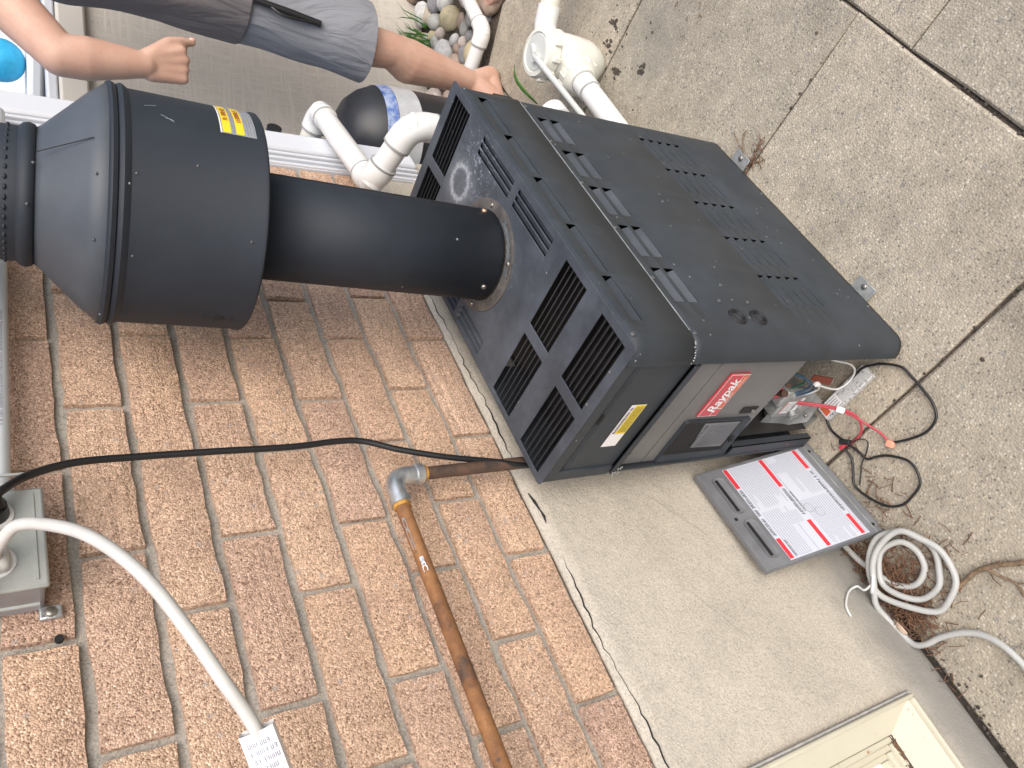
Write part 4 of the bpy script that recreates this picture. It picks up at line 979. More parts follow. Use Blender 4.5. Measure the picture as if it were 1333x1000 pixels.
# ================================================================== ELECTRICAL BOX, CONDUIT, CORDS
eb = thing('outlet_box', (.0, .025, 1.40), 'grey weatherproof outlet box on the bricks under the white conduit', 'electrical box')
m_ = MB(); m_.box((.028, .028, 1.396), (.056, .118, .146)); obj('box_body', m_, M['box_side'], eb, bevel=.005)
m_ = MB(); m_.box((.059, .028, 1.396), (.006, .126, .154)); cv = obj('cover_plate', m_, M['box_grey'], eb, bevel=.003)
m_ = MB()
for a_, b_, c_, d_ in ((-.056, -.053, 1.33, 1.465), (.109, .112, 1.33, 1.465)): m_.box((.0625, (a_ + b_) / 2 + .0, 1.397), (.002, .003, .135))
m_.box((.0625, .028, 1.330), (.002, .108, .003)); obj('raised_border', m_, M['box_grey'], cv)
for y_ in (.0, .058):
    m_ = MB(); m_.lathe((.061, y_, 1.366), (1, 0, 0), [(0, .019), (.003, .019), (.0045, .0175)], 28); obj('outlet_face', m_, M['white_print'], cv, smooth=40)
m_ = MB(); m_.slab([(.066, .018, 1.385), (.105, .018, 1.392), (.105, .085, 1.392), (.066, .085, 1.385)], .004); m_.slab([(.066, -.045, 1.385), (.098, -.045, 1.390), (.098, .014, 1.390), (.066, .014, 1.385)], .004); obj('flip_lid', m_, M['box_side'], eb, bevel=.001)
m_ = MB(); m_.box((.004, -.036, 1.318), (.006, .016, .022)); lug = obj('mounting_lug', m_, M['galv'], eb, bevel=.002)
disc_part('screw', (.007, -.037, 1.318), (1, 0, 0), .006, .004, M['screw'], lug, 12)
m_ = MB(); m_.lathe((.030, -.0315, 1.385), (0, -1, 0), [(0, .017), (.002, .0165), (.003, .014)], 24); kp = obj('knockout_plug', m_, M['box_side'], eb, smooth=40)
m_ = MB(); m_.box((.030, -.035, 1.385), (.003, .001, .018)); obj('plug_slot', m_, M['black'], kp)
cdt = thing('conduit_pipe', (.03, .5, 1.352), 'white plastic electrical conduit with printed lettering running along the top bricks', 'conduit')
m_ = MB(); m_.cyl((.030, .096, 1.363), (.030, .905, 1.344), .0140, n=24); obj('conduit_tube', m_, M['conduit'], cdt, smooth=50)
m_ = MB(); m_.cyl((.030, .086, 1.3632), (.030, .112, 1.3625), .0180, n=24); obj('conduit_coupling', m_, M['conduit'], cdt, smooth=50)
def CF(u, v, lift=0):
    y = .20 + u; zc_ = 1.363 - (y - .096) * .0235; an = R_(-28) + v / .0142; return Vector((.030 + .01425 * math.cos(an), y, zc_ + .01425 * math.sin(an)))
m_ = MB(); glyphs(m_, CF, .0, .20, 0, .0055, 0, rp); obj('conduit_print', m_, M['ink_grey'], cdt)
# black cord
bc = thing('power_cord', (.06, .07, 1.35), 'black rubber power cord hanging from the outlet box down behind the heater', 'cord')
bpts = [(.086, .062, 1.366), (.085, .075, 1.357), (.068, .104, 1.332), (.058, .124, 1.285), (.050, .131, 1.215), (.048, .131, 1.124), (.047, .129, 1.023), (.046, .133, .955), (.046, .129, .915), (.047, .108, .866), (.050, .084, .797), (.050, .067, .721), (.048, .052, .656), (.040, .045, .55), (.035, .05, .40)]
wire('cord', bpts, .0047, M['black_cord'], bc, 12)
m_ = MB(); m_.cyl((.065, .058, 1.366), (.082, .058, 1.366), .0150, .0130, n=18); m_.cyl((.082, .058, 1.366), (.090, .064, 1.365), .0125, .0075, n=14); obj('plug', m_, M['black_cord'], bc, smooth=50)
# white cord with warning tag
wc = thing('power_cord', (.08, .0, 1.36), 'thick white power cord arcing down from the outlet box to a printed tag', 'cord')
wp = [(.075, -.001, 1.366), (.100, -.005, 1.363), (.135, -.004, 1.345), (.175, -.040, 1.308), (.200, -.080, 1.280), (.210, -.127, 1.252), (.210, -.179, 1.228), (.200, -.231, 1.204), (.180, -.270, 1.182), (.150, -.310, 1.166), (.12, -.37, 1.15), (.10, -.47, 1.10), (.09, -.62, .98), (.08, -.80, .75), (.09, -.95, .35), (.12, -.98, .02)]
wire('cord', wp, .0062, M['white_cord'], wc, 16)
m_ = MB(); m_.box((.072, -.001, 1.366), (.016, .030, .026)); obj('plug', m_, M['white_cord'], wc, bevel=.006)
ta, tb_ = Vector((.176, -.272, 1.1795)), Vector((.128, -.352, 1.154)); tx_ = (tb_ - ta).normalized(); tn = Vector((.80, -.42, .42)); tn = (tn - tx_ * tn.dot(tx_)).normalized(); tw = tn.cross(tx_)
TF = lambda u, v, lift=0: ta + tx_ * u + tw * v + tn * (.0080 + lift - 1.8 * v * v / .03 * .25)
m_ = MB(); n_ = 8
for sg, dl in ((1, 0), (-1, 0)):
    for i in range(n_):
        v0, v1 = -.015 + .030 * i / n_, -.015 + .030 * (i + 1) / n_
        if sg > 0: m_.quad(TF(0, v0), TF(.10, v0), TF(.10, v1), TF(0, v1))
        else:
            B = lambda u, v: ta + tx_ * u + tw * v - tn * .0080
            m_.quad(B(0, v0), B(.1, v0), B(.1, v1), B(0, v1))
m_.quad(TF(0, .015), TF(.1, .015), B(.1, .015), B(0, .015)); m_.quad(TF(0, -.015), TF(.1, -.015), B(.1, -.015), B(0, -.015))
tg = obj('warning_tag', m_, M['white_print'], wc, smooth=60)
GF = lambda u, v, lift=0: TF(v, -u, .0004)
m_ = MB()
for k in range(8): glyphs(m_, GF, -.013 + .004 * (k % 3 == 0), .0105 + .003 * (k % 2), .008 + k * .0075, .0042, 0, rp)
obj('tag_print', m_, M['ink_grey'], tg)
# coiled white cord on the ground
cc = thing('coiled_cord', (.08, -.30, 0), 'thick white cord coiled with a tie on the ground beside the leaning panel', 'cord')
cp = [(.02, -.10, .010), (.012, -.16, .010), (.016, -.215, .010), (.032, -.262, .011), (.052, -.300, .012), (.085, -.318, .012), (.118, -.305, .012), (.130, -.275, .016), (.118, -.248, .020), (.088, -.243, .022), (.058, -.258, .022), (.040, -.282, .022), (.048, -.320, .022), (.080, -.345, .014), (.117, -.345, .012), (.142, -.318, .012), (.152, -.285, .014), (.146, -.250, .018), (.122, -.226, .022), (.088, -.222, .026), (.058, -.240, .030), (.036, -.268, .034), (.032, -.300, .034), (.052, -.345, .026), (.084, -.372, .016), (.122, -.370, .014), (.152, -.340, .014), (.166, -.300, .018), (.158, -.258, .024), (.130, -.234, .030), (.096, -.234, .036), (.062, -.256, .040), (.030, -.282, .040), (.004, -.305, .034), (-.001, -.335, .020), (.000, -.372, .011), (.006, -.395, .010), (.026, -.405, .010), (.060, -.408, .010), (.100, -.420, .010), (.128, -.440, .010), (.145, -.475, .010), (.148, -.53, .010), (.13, -.65, .010), (.12, -.80, .010), (.12, -.98, .010)]
cj = random.Random(14); cp = [(a + (cj.uniform(-.006, .006) if 8 < i < 34 else 0), b + (cj.uniform(-.006, .006) if 8 < i < 34 else 0), c) for i, (a, b, c) in enumerate(cp)]
wire('cord', cp, .0056, M['grey_cord'], cc, 14)
m_ = MB(); m_.tube(spline([(.046, -.272, .046), (.036, -.285, .050), (.024, -.292, .046), (.016, -.285, .03), (.030, -.270, .025), (.046, -.272, .046)], 6), .0034, 8); obj('tie_wrap', m_, M['white_wire'], cc, smooth=80)
wire('tie_tail', [(.040, -.280, .046), (.018, -.283, .052), (.008, -.270, .050), (.0035, -.273, .074), (.0035, -.290, .102), (.0035, -.302, .111), (.0035, -.315, .114)], .0022, M['white_wire'], cc)

# ---- wires on the ground by the open compartment
dcw = thing('dangling_red_wires', (.18, -.02, 0), 'pair of red wires with salmon connectors trailing from the heater onto the slab', 'wires')
for k, dx in enumerate((0, .004)):
    base_ = [(.150 + dx, .070, .135 + dx), (.175 + dx, .040, .112 + dx), (.195 + dx, .015, .090), (.208 + dx, -.008, .060), (.212 + dx, -.030, .036)]
    end_ = [(.214, -.050, .022), (.220, -.080, .012), (.2185, -.098, .009)] if k == 0 else [(.206, -.046, .022), (.190, -.055, .014), (.165, -.056, .010), (.145, -.050, .009)]
    wire('wire', base_ + end_, .0023, M['red_wire'], dcw, 8)
m_ = MB(); m_.box((.219, -.104, .009), (.012, .014, .010), Matrix.Rotation(.5, 3, 'Z')); obj('connector', m_, M['tan_conn'], dcw, bevel=.0015)
m_ = MB(); m_.box((.140, -.049, .009), (.012, .008, .008)); obj('connector', m_, M['red_wire'], dcw, bevel=.0015)
m_ = MB(); m_.cyl((.2085, -.006, .062), (.2125, -.016, .052), .0062, n=12); obj('wire_tape', m_, M['white_print'], dcw, smooth=50)
bgw = thing('thin_black_wire', (.24, -.08, 0), 'thin black wire looping across the slab joint in front of the heater', 'wire')
wire('wire', [(.224, -.105, .007), (.255, -.120, .006), (.285, -.128, .006), (.313, -.121, .006), (.326, -.100, .006), (.330, -.072, .006), (.331, -.040, .006), (.330, -.015, .008), (.312, .010, .012), (.296, .022, .016), (.279, .030, .020), (.250, .030, .018), (.223, .028, .014), (.190, .030, .012), (.163, .022, .010), (.148, .008, .007), (.143, -.010, .006), (.146, -.030, .006), (.152, -.045, .007)], .0025, M['black_cord'], bgw)
bgw2 = thing('tangled_black_wire', (.17, -.14, 0), 'black wire in a wide loop beside the top corner of the leaning panel', 'wire')
wire('wire', [(.140, -.052, .009), (.139, -.075, .006), (.122, -.098, .006), (.108, -.118, .006), (.115, -.150, .006), (.134, -.183, .006), (.160, -.198, .006), (.185, -.197, .006), (.210, -.190, .006), (.222, -.172, .006), (.224, -.150, .006), (.214, -.132, .006), (.197, -.114, .006), (.180, -.104, .006), (.163, -.096, .007), (.160, -.075, .008), (.152, -.048, .010)], .0025, M['black_cord'], bgw2)
wire('thin_strand', [(.150, -.045, .006), (.160, -.055, .012), (.178, -.060, .012), (.186, -.072, .006), (.170, -.085, .004), (.148, -.095, .004), (.128, -.112, .004), (.115, -.122, .003)], .0013, M['black_cord'], bgw2)
m_ = MB(); m_.box((.152, -.046, .010), (.010, .022, .010), Matrix.Rotation(.8, 3, 'Z')); obj('splice', m_, M['black'], bgw2, bevel=.002)
m_ = MB(); m_.slab([(.156, .006, .026), (.284, .004, .026), (.290, .016, .026), (.279, .036, .026), (.157, .039, .026)][:4], .014)
tg2 = thing('speckled_base_plate', (.22, .02, .012), 'speckled white metal strip lying under the open compartment', 'metal strip')
m_ = MB(); m_.box((.219, .021, .012), (.128, .031, .014)); M['speck'] = mat('speckled_enamel', (.55, .55, .54), .6, col2=(.13, .12, .11), vscale=190); nt_ = M['speck'].node_tree
for n_ in nt_.nodes:
    if n_.type == 'VALTORGB': n_.color_ramp.elements[0].position = .36; n_.color_ramp.elements[1].position = .46
obj('strip', m_, M['speck'], tg2, bevel=.002)
m_ = MB(); m_.quad((.158, .010, .0194), (.205, .010, .0194), (.205, .034, .0194), (.158, .034, .0194)); rl = obj('rating_label', m_, M['white_print'], tg2)
m_ = MB(); m_.quad((.160, .012, .0198), (.174, .012, .0198), (.174, .032, .0198), (.160, .032, .0198)); obj('orange_field', m_, M['badge_orange'], rl)
RF = frame_pts((.176, .012, .0198), (1, 0, 0), (0, 1, 0)); m_ = MB()
for k in range(4): print_lines(m_, RF, .001, .026, .002 + k * .005, .0014, 0, rp)
obj('print', m_, M['ink_grey'], rl)

# ================================================================== PVC PLUMBING
pp = thing('pool_return_pipe', (.24, .72, .30), 'white PVC pipe zigzagging from behind the heater to the house corner', 'pipe')
E2 = Vector((.238, .722, .690)); J = Vector((.100, .722, .730)); E1 = Vector((.030, 1.10, .716)); E0 = Vector((-.20, 1.10, .74))
def pvc(name, a, b, r, m='pvc', parent=None, n=24):
    mb = MB(); mb.cyl(a, b, r, n=n); return obj(name, mb, M[m], parent, smooth=40)
def pvc_elbow(p, a, b, r, leg, parent, m='pvc', rad=.035):
    p = Vector(p); da = (Vector(a) - p).normalized(); db = (Vector(b) - p).normalized()
    mb = MB(); mb.tube(fillet([p + da * leg, p, p + db * leg], rad, 12), r, 26); o = obj('elbow', mb, M[m], parent, smooth=45)
    for d in (da, db):
        q_ = MB(); q_.lathe(p + d * leg, d, [(-.004, r * 1.0), (0, r * 1.02), (.0012, r * .99)], 26, False); obj('socket_rim', q_, M['seam'], o, smooth=40)
    return o
PR = .0238; SR = .0278
pvc('pipe', E2, E2 + Vector((0, 0, -.45)), PR, parent=pp); pvc_elbow(E2, E2 - Vector((0, 0, 1)), J, SR, .052, pp)
pvc('pipe', E2, J, PR, parent=pp); pvc_elbow(J, E2, E1, SR, .046, pp)
pvc('pipe', J, E1, PR, parent=pp); pvc_elbow(E1, J, E0, SR, .048, pp)
pvc('pipe', E1, E0, PR * .98, 'pvc_old', parent=pp)
pvc('pipe', E2 + Vector((0, 0, -.45)), (.238, .60, .240), PR, parent=pp)
# ground pipe over the stones
gd = thing('drain_pipe', (.09, 1.66, .04), 'white PVC pipe with one bend lying along the river stones', 'pipe')
a_, b_, c_ = Vector((.150, 1.98, .050)), Vector((.092, 1.665, .045)), Vector((-.75, 1.60, .045))
pvc('pipe', a_ + (a_ - b_) * .6, b_, .0225, parent=gd); pvc('pipe', b_, c_, .0225, parent=gd); pvc_elbow(b_, a_, c_, .027, .045, gd, rad=.028)
# diverter valve and its pipes
dvp = thing('pool_valve', (.245, 1.16, .0), 'ivory plastic pool valve with a round grey cap and long handle behind the heater', 'valve')
V0 = Vector((.268, 1.145, .100)); aA = Vector((.246, .60, .105)); ax = (aA - V0).normalized(); cn = Vector((0, 0, 1))
m_ = MB(); m_.lathe(V0 - cn * .098, cn, [(0, .040), (.015, .050), (.045, .060), (.110, .062), (.150, .058), (.158, .050)], 36); obj('valve_body', m_, M['valve'], dvp, smooth=40)
m_ = MB(); m_.lathe(V0, ax, [(.02, .044), (.062, .044), (.066, .036)], 30); obj('inlet_port', m_, M['valve'], dvp, smooth=40)
m_ = MB(); m_.lathe(V0 + ax * .062, ax, [(0, .042), (.003, .049), (.030, .049), (.034, .042), (.044, .035)], 30); un = obj('union_nut', m_, M['valve'], dvp, smooth=30)
for i in range(14):
    a__ = 2 * PI * i / 14; e1_ = ax.orthogonal().normalized(); e2_ = ax.cross(e1_); d_ = e1_ * math.cos(a__) + e2_ * math.sin(a__)
    q = MB(); q.tube([V0 + ax * .066 + d_ * .0492, V0 + ax * .091 + d_ * .0492], .0026, 6); obj('nut_rib', q, M['valve'], un, smooth=60)
m_ = MB(); m_.lathe(V0 + cn * .058, cn, [(0, .055), (.004, .061), (.030, .061), (.038, .058), (.040, .049), (.034, .045)], 44, False); cr = obj('cap_ring', m_, M['valve'], dvp, smooth=35)
for a__ in (250, 285, 320, 215):
    d_ = Vector((math.cos(R_(a__)), math.sin(R_(a__)), 0)); q = MB(); q.box(V0 + cn * .072 + d_ * .062, (.014, .014, .022), Matrix.Rotation(R_(a__), 3, 'Z')); obj('ring_tab', q, M['valve'], cr, bevel=.003)
m_ = MB(); m_.lathe(V0 + cn * .078, cn, [(0, .046), (.016, .046), (.019, .043)], 36); cpd = obj('cap_disc', m_, M['valve_grey'], dvp, smooth=35)
hp = V0 + cn * .104 + Vector((-.006, -.018, 0)); hdl = Vector((.262, .80, .206))
m_ = MB(); m_.tube([hp + Vector((.012, .040, -.006)), hp, hp + (hdl - hp) * .5, hdl], [.006, .0085, .0075, .0065], 12); obj('handle', m_, M['valve_grey'], dvp, smooth=60)
m_ = MB(); m_.cyl(hp - cn * .010, hp + cn * .006, .012, n=14); obj('handle_hub', m_, M['valve_grey'], dvp, smooth=50)
pvc('pipe', V0 + ax * .08, aA, .0265, parent=dvp)
for t_ in (.105, .150):
    q = MB(); q.lathe(V0 + ax * t_, ax, [(0, .0296), (.0005, .0302), (.0022, .0302), (.003, .0296)], 28, False); obj('glue_ring', q, M['seam'], dvp, smooth=40)
m_ = MB(); m_.lathe(V0 + ax * .095, ax, [(0, .0297), (.052, .0297)], 28); obj('coupling', m_, M['pvc'], dvp, smooth=40)
B1 = V0 + Vector((.004, .125, .010)); B2 = Vector((.52, 1.34, .125))
m_ = MB(); m_.lathe(V0, Vector((.004, .125, .010)), [(.02, .044), (.075, .042), (.080, .034)], 28); obj('outlet_port', m_, M['valve'], dvp, smooth=40)
m_ = MB(); m_.tube(fillet([V0 + Vector((.002, .055, .004)), B1, B1 + (B2 - B1).normalized() * .07], .035, 8), .0300, 24); obj('elbow', m_, M['pvc'], dvp, smooth=45)
pvc('pipe', B1, B1 + (B2 - B1) * 2.2, .0260, 'pvc_old', parent=dvp)
q_ = thing('pvc_stub', (.33, .72, .3), 'short white PVC stub just behind the heater back corner', 'pipe')
pvc('pipe', (.318, .655, .40), (.318, .70, .40), .024, parent=q_); pvc('cap', (.318, .688, .40), (.318, .722, .40), .029, parent=q_)
st_ = MB(); st_.cyl((-.085, 1.06, .823), (-.006, 1.06, .823), .0165, n=18)
tag(obj('pipe_stub', st_, M['black_cord'], smooth=40), 'small black round pipe stub poking out past the white corner trim', 'pipe')
# black drum with blue and white label
DC = Vector((-.105, 1.265, 0)); dr = .135
bd = thing('black_drum', tuple(DC), 'black domed plastic drum with a blue and white label band behind the pipes', 'drum')
m_ = MB(); m_.lathe(DC, (0, 0, 1), [(0, dr * .95), (.01, dr), (.45, dr), (.47, dr * .995), (.505, dr * .95), (.54, dr * .84), (.570, dr * .66), (.59, dr * .40), (.597, dr * .1)], 48); obj('drum_body', m_, M['drum'], bd, smooth=50)
m_ = MB(); m_.lathe(DC, (0, 0, 1), [(.474, dr * .992 + .0012), (.505, dr * .95 + .0012)], 48, False); obj('blue_band', m_, M['drum_blue'], bd, smooth=50)
m_ = MB(); m_.lathe(DC, (0, 0, 1), [(.405, dr + .0012), (.455, dr + .0012), (.473, dr * .993 + .0012)], 48, False); obj('white_label', m_, M['drum_white'], bd, smooth=50)

# ================================================================== LITTER
nd = MB(); rn = random.Random(31)
def needles(n, cx, cy, sx, sy, zmax, L_=.03):
    for i in range(n):
        a = Vector((cx + rn.gauss(0, sx), cy + rn.gauss(0, sy), .003 + abs(rn.gauss(0, zmax))))
        if a.x < .003: a.x = .003 + rn.random() * .01
        th = rn.uniform(0, 2 * PI); l = rn.uniform(.4, 1) * L_; d = Vector((math.cos(th), math.sin(th), rn.uniform(-.15, .25))) * l
        mid_ = a + d * .5 + Vector((rn.uniform(-.003, .003), rn.uniform(-.003, .003), .002)); nd.tube([a, mid_, a + d], rn.uniform(.0006, .0012), 4)
needles(420, .050, -.285, .026, .050, .006); needles(150, .035, -.345, .016, .030, .005); needles(90, .09, -.28, .05, .05, .003); needles(34, .13, -.33, .05, .05, .002)
needles(22, .14, -.13, .025, .04, .001, .03); needles(30, .4, .53, .02, .006, .002); needles(16, .02, -.42, .01, .05, .001)
needles(10, .45, 1.0, .08, .08, .001, .016)
tag(obj('dry_needles', nd, M['needle']), 'drift of dry brown pine needles under the coiled white cord', 'needles', kind='stuff')
dm = MB()
for i in range(260):
    k = rn.random()
    if k < .40: c_ = (.722 + rn.gauss(0, .0025), rn.uniform(-.7, 1.2), -.001)
    elif k < .62: c_ = (rn.uniform(.1, .72), rn.choice((-.05, .53, 1.106)) + rn.gauss(0, .0022), -.001)
    elif k < .70: c_ = (.36 + rn.gauss(0, .07), 1.09 + rn.gauss(0, .06), .001)
    elif k < .96: c_ = (.012 + abs(rn.gauss(0, .012)), rn.uniform(-.6, -.22), .001)
    else: c_ = (rn.uniform(.05, .7), rn.uniform(-.6, 1.3), .001)
    dm.ball(c_, rn.uniform(.0010, .0030), 6, 5, (rn.uniform(.7, 1.6), rn.uniform(.7, 1.8), .4))
for cx_, cy_, ln_ in ((.335, 1.14, .035), (.385, 1.155, .03), (.30, 1.06, .02), (.352, .98, .012)):
    for i in range(16): dm.ball((cx_ + rn.gauss(0, .006), cy_ + rn.gauss(0, ln_ * .4), .0005), rn.uniform(.002, .0055), 7, 5, (rn.uniform(.6, 1.2), rn.uniform(.8, 1.9), .2))
tag(obj('dirt_specks', dm, M['dirt'], smooth=80), 'dark dirt crumbs scattered in the slab joints and on the slabs', 'dirt', kind='stuff')
tw_ = thing('twig', (.2, -.36, .006), 'broken brown twig with a pale snapped end lying on the slab', 'twig')
m_ = MB(); m_.tube(spline([(.139, -.359, .008), (.165, -.355, .009), (.190, -.353, .010), (.225, -.362, .009), (.262, -.379, .008), (.33, -.40, .006)], 6), .0044, 8); obj('stem', m_, M['twig'], tw_, smooth=60)
m_ = MB(); m_.tube([(.1385, -.3592, .008), (.134, -.3605, .007)], [.0046, .0015], 8); obj('snapped_end', m_, M['raw_wood'], tw_)
m_ = MB(); m_.tube(spline([(.205, -.356, .009), (.215, -.378, .006), (.226, -.398, .004), (.222, -.420, .003)], 6), .0020, 6); m_.tube(spline([(.226, -.398, .004), (.245, -.410, .004), (.26, -.43, .003)], 6), .0014, 6); obj('side_twig', m_, M['twig'], tw_, smooth=60)
tw2 = MB(); tw2.tube(spline([(.372, .545, .004), (.395, .560, .010), (.415, .585, .006), (.43, .59, .004)], 6), .0014, 6); tw2.tube(spline([(.398, .562, .010), (.40, .59, .006), (.41, .62, .003)], 6), .001, 6)
tag(obj('twig', tw2, M['twig'], smooth=60), 'thin forked twig in the slab joint beside the rear foot of the heater', 'twig')
lf = MB()
for i in range(7):
    t_ = i / 6; p_ = Vector((.000 + .010 * t_ + .004 * math.sin(t_ * 3), -.342 - .034 * t_, .006 + .012 * math.sin(t_ * 2.6))); wv = .0052 * math.sin(.35 + t_ * 2.3)
    lf.v += [p_ + Vector((-wv, -wv * .4, .002)), p_ + Vector((0, 0, 0)), p_ + Vector((wv, wv * .4, .003))]
for i in range(6): lf.f += [(3 * i, 3 * i + 1, 3 * i + 4, 3 * i + 3), (3 * i + 1, 3 * i + 2, 3 * i + 5, 3 * i + 4)]
tag(obj('dry_leaf', lf, M['leaf_dry'], smooth=80, solid=.0008), 'curled pale dry leaf at the foot of the foundation', 'leaf')
wd_ = MB(); wb = Vector((.060, 1.31, 0)); wt = Vector((.110, 1.425, .05))
for i in range(7):
    t_ = i / 6; p_ = wb.lerp(wt, t_) + Vector((0, 0, .03 * math.sin(t_ * PI))); wv = .006 * math.sin(.3 + t_ * 2.7); wd_.v += [p_ + Vector((wv, -wv * .3, 0)), p_ + Vector((0, 0, -.0015)), p_ - Vector((wv, -wv * .3, 0))]
for i in range(6): wd_.f += [(3 * i, 3 * i + 1, 3 * i + 4, 3 * i + 3), (3 * i + 1, 3 * i + 2, 3 * i + 5, 3 * i + 4)]
tag(obj('grass_blade', wd_, M['green'], smooth=80, solid=.0006), 'single green grass blade sprouting beside the ivory valve', 'plant')

# ================================================================== PERSON
pe = thing('person', (.15, 1.63, 0), 'person in taupe shirt and blue grey shorts standing behind the heater, fist lowered', 'person')
fwd = Vector((.757, -.651, 0)); rgt = Vector((.651, .757, 0))       # facing the heater / to the picture's right
def capsule(mb, a, ra, b, rb_, n=20, sc=None):
    a, b = Vector(a), Vector(b); d = b - a; L_ = d.length; ax_ = d / L_; prof = []
    for i in range(7):
        t_ = -PI / 2 + (PI / 2) * i / 6; prof.append((math.sin(t_) * ra, max(math.cos(t_) * ra, ra * .05)))
    for i in range(7):
        t_ = (PI / 2) * i / 6; prof.append((L_ + math.sin(t_) * rb_, max(math.cos(t_) * rb_, rb_ * .05)))
    mb.lathe(a, ax_, prof, n)
def chain(mb, pts):
    for (a, ra), (b, rb_) in zip(pts, pts[1:]): capsule(mb, a, ra, b, rb_)
def fused(name, mb, m, parent, voxel, smooth_it, planes=(), noise_amt=0, solid=0):
    me = bpy.data.meshes.new('tmp'); me.from_pydata([tuple(v) for v in mb.v], [], mb.f); me.update()
    bm = bmesh.new(); bm.from_mesh(me); bmesh.ops.recalc_face_normals(bm, faces=bm.faces); bm.to_mesh(me); bm.free()
    to = bpy.data.objects.new('tmp', me); COL.objects.link(to)
    md = to.modifiers.new('r', 'REMESH'); md.mode = 'VOXEL'; md.voxel_size = voxel
    md = to.modifiers.new('s', 'SMOOTH'); md.iterations = smooth_it; md.factor = .5
    res = bpy.data.meshes.new_from_object(to.evaluated_get(bpy.context.evaluated_depsgraph_get())); bpy.data.objects.remove(to)
    bm = bmesh.new(); bm.from_mesh(res)
    for co, no in planes:
        geom = bm.verts[:] + bm.edges[:] + bm.faces[:]
        bmesh.ops.bisect_plane(bm, geom=geom, plane_co=Vector(co), plane_no=Vector(no), clear_outer=True)
    base = WORLDLOC[parent.name]
    for v in bm.verts:
        if noise_amt: v.co += v.normal * noise_amt * noise.noise(Vector((v.co.x * 11, v.co.y * 11, v.co.z * 5)))
        v.co -= base
    bm.to_mesh(res); bm.free(); res.name = name; res.shade_smooth(); res.materials.clear(); res.materials.append(m)
    o = bpy.data.objects.new(name, res); COL.objects.link(o); o.parent = parent; WORLDLOC[o.name] = base
    if solid:
        s2_ = o.modifiers.new('t', 'SOLIDIFY'); s2_.thickness = solid; s2_.offset = 1
    return o
SH = Vector((.018, 1.478, 1.372)); EL = Vector((-.035, 1.267, 1.222)); WR = Vector((-.026, 1.276, 1.060))
# rest the elbow under the shoulder at the right arm length
NK = Vector((.142, 1.632, 1.400)); HP = Vector((.048, 1.590, .78)); KN = Vector((.026, 1.521, .440)); AN = Vector((-.014, 1.521, .105))
HP2 = HP + rgt * .20; KN2 = KN + rgt * .32 + Vector((0, 0, 0)); AN2 = AN + rgt * .42 + fwd * -.02
SH2 = NK + (NK - SH) * 1.0; SH2.z = SH.z
EL2 = SH2 + Vector((.16, .06, -.24)); WR2 = EL2 + Vector((.02, -.08, -.25))
PV = (HP + HP2) / 2 + Vector((0, 0, .03)); CHs = NK.lerp(PV, .35)
b_ = MB()
chain(b_, [(NK + Vector((0, 0, -.02)), .060), (NK + Vector((0, 0, .07)), .056)])
for s_ in (-1, 1):
    chain(b_, [(NK + rgt * .05 * s_ + Vector((0, 0, -.05)), .07), (CHs + rgt * .075 * s_, .112), (NK.lerp(PV, .7) + rgt * .06 * s_, .105), (PV + rgt * .065 * s_ - fwd * .02, .115)])
HD = NK + Vector((0, 0, .185)) + fwd * .02
chain(b_, [(HD + Vector((0, 0, .03)) - fwd * .015, .088), (HD + Vector((0, 0, -.06)) + fwd * .025, .062)])
capsule(b_, HD + fwd * .086 + Vector((0, 0, .012)), .010, HD + fwd * .104 + Vector((0, 0, -.018)), .013, 10)
for s_ in (-1, 1):
    b_.ball(HD + rgt * .078 * s_ + Vector((0, 0, -.012)), .026, 10, 8, (.5, .8, 1.1))
capsule(b_, HD + fwd * .078 + Vector((0, 0, -.052)) - rgt * .016, .010, HD + fwd * .078 + Vector((0, 0, -.052)) + rgt * .016, .010, 10)
for sgn_, (S_, E_, W_) in ((-1, (SH, EL, WR)), (1, (SH2, EL2, WR2))):
    chain(b_, [(NK + rgt * .06 * sgn_ + Vector((0, 0, -.04)), .06), (S_, .062), (S_.lerp(E_, .5), .053), (E_, .043), (E_.lerp(W_, .30), .046), (E_.lerp(W_, .72), .036), (W_, .0285)])
def fist(W_, dirn, inw, frw, hand):
    # palm hangs along dirn; inw = towards the body; frw = forward (thumb side)
    dn = dirn.normalized(); t_ = frw - dn * frw.dot(dn); t_.normalize(); pn = dn.cross(t_) * hand
    k0 = W_ + dn * .088
    for i, off_ in enumerate((.031, .011, -.010, -.029)):
        chain(b_, [(W_ + dn * .012 + t_ * off_ * .6, .019), (k0 + t_ * off_ - dn * (.004 * abs(i - 1)), .0125)])
        c0 = k0 + t_ * off_ - dn * (.004 * abs(i - 1)); ln_ = (.040, .044, .041, .033)[i]
        c1 = c0 + (dn * .35 + pn * 1.0).normalized() * ln_ * .85; c2 = c1 + (-dn * .85 + pn * .25).normalized() * ln_ * .62; c3 = c2 + (-dn * .5 - pn * .85).normalized() * ln_ * .45
        chain(b_, [(c0, .0118), (c1, .0108), (c2, .0098), (c3, .0088)])
    th0 = W_ + dn * .022 + t_ * .024; th1 = W_ + dn * .060 + t_ * .047 + pn * .012; th2 = th1 + (dn * .9 + pn * .35 + t_ * .10).normalized() * .036; th3 = th2 + (dn * .92 + pn * .30 - t_ * .05).normalized() * .028
    chain(b_, [(th0, .018), (th1, .0135), (th2, .0115), (th3, .0090)])
    return th3, t_
th_, tt_ = fist(WR, (Vector((.010, .016, -.10))), rgt, rgt * .95 + fwd * .35, -1)
fist(WR2, Vector((0, -.02, -.1)), -rgt, fwd, -1)
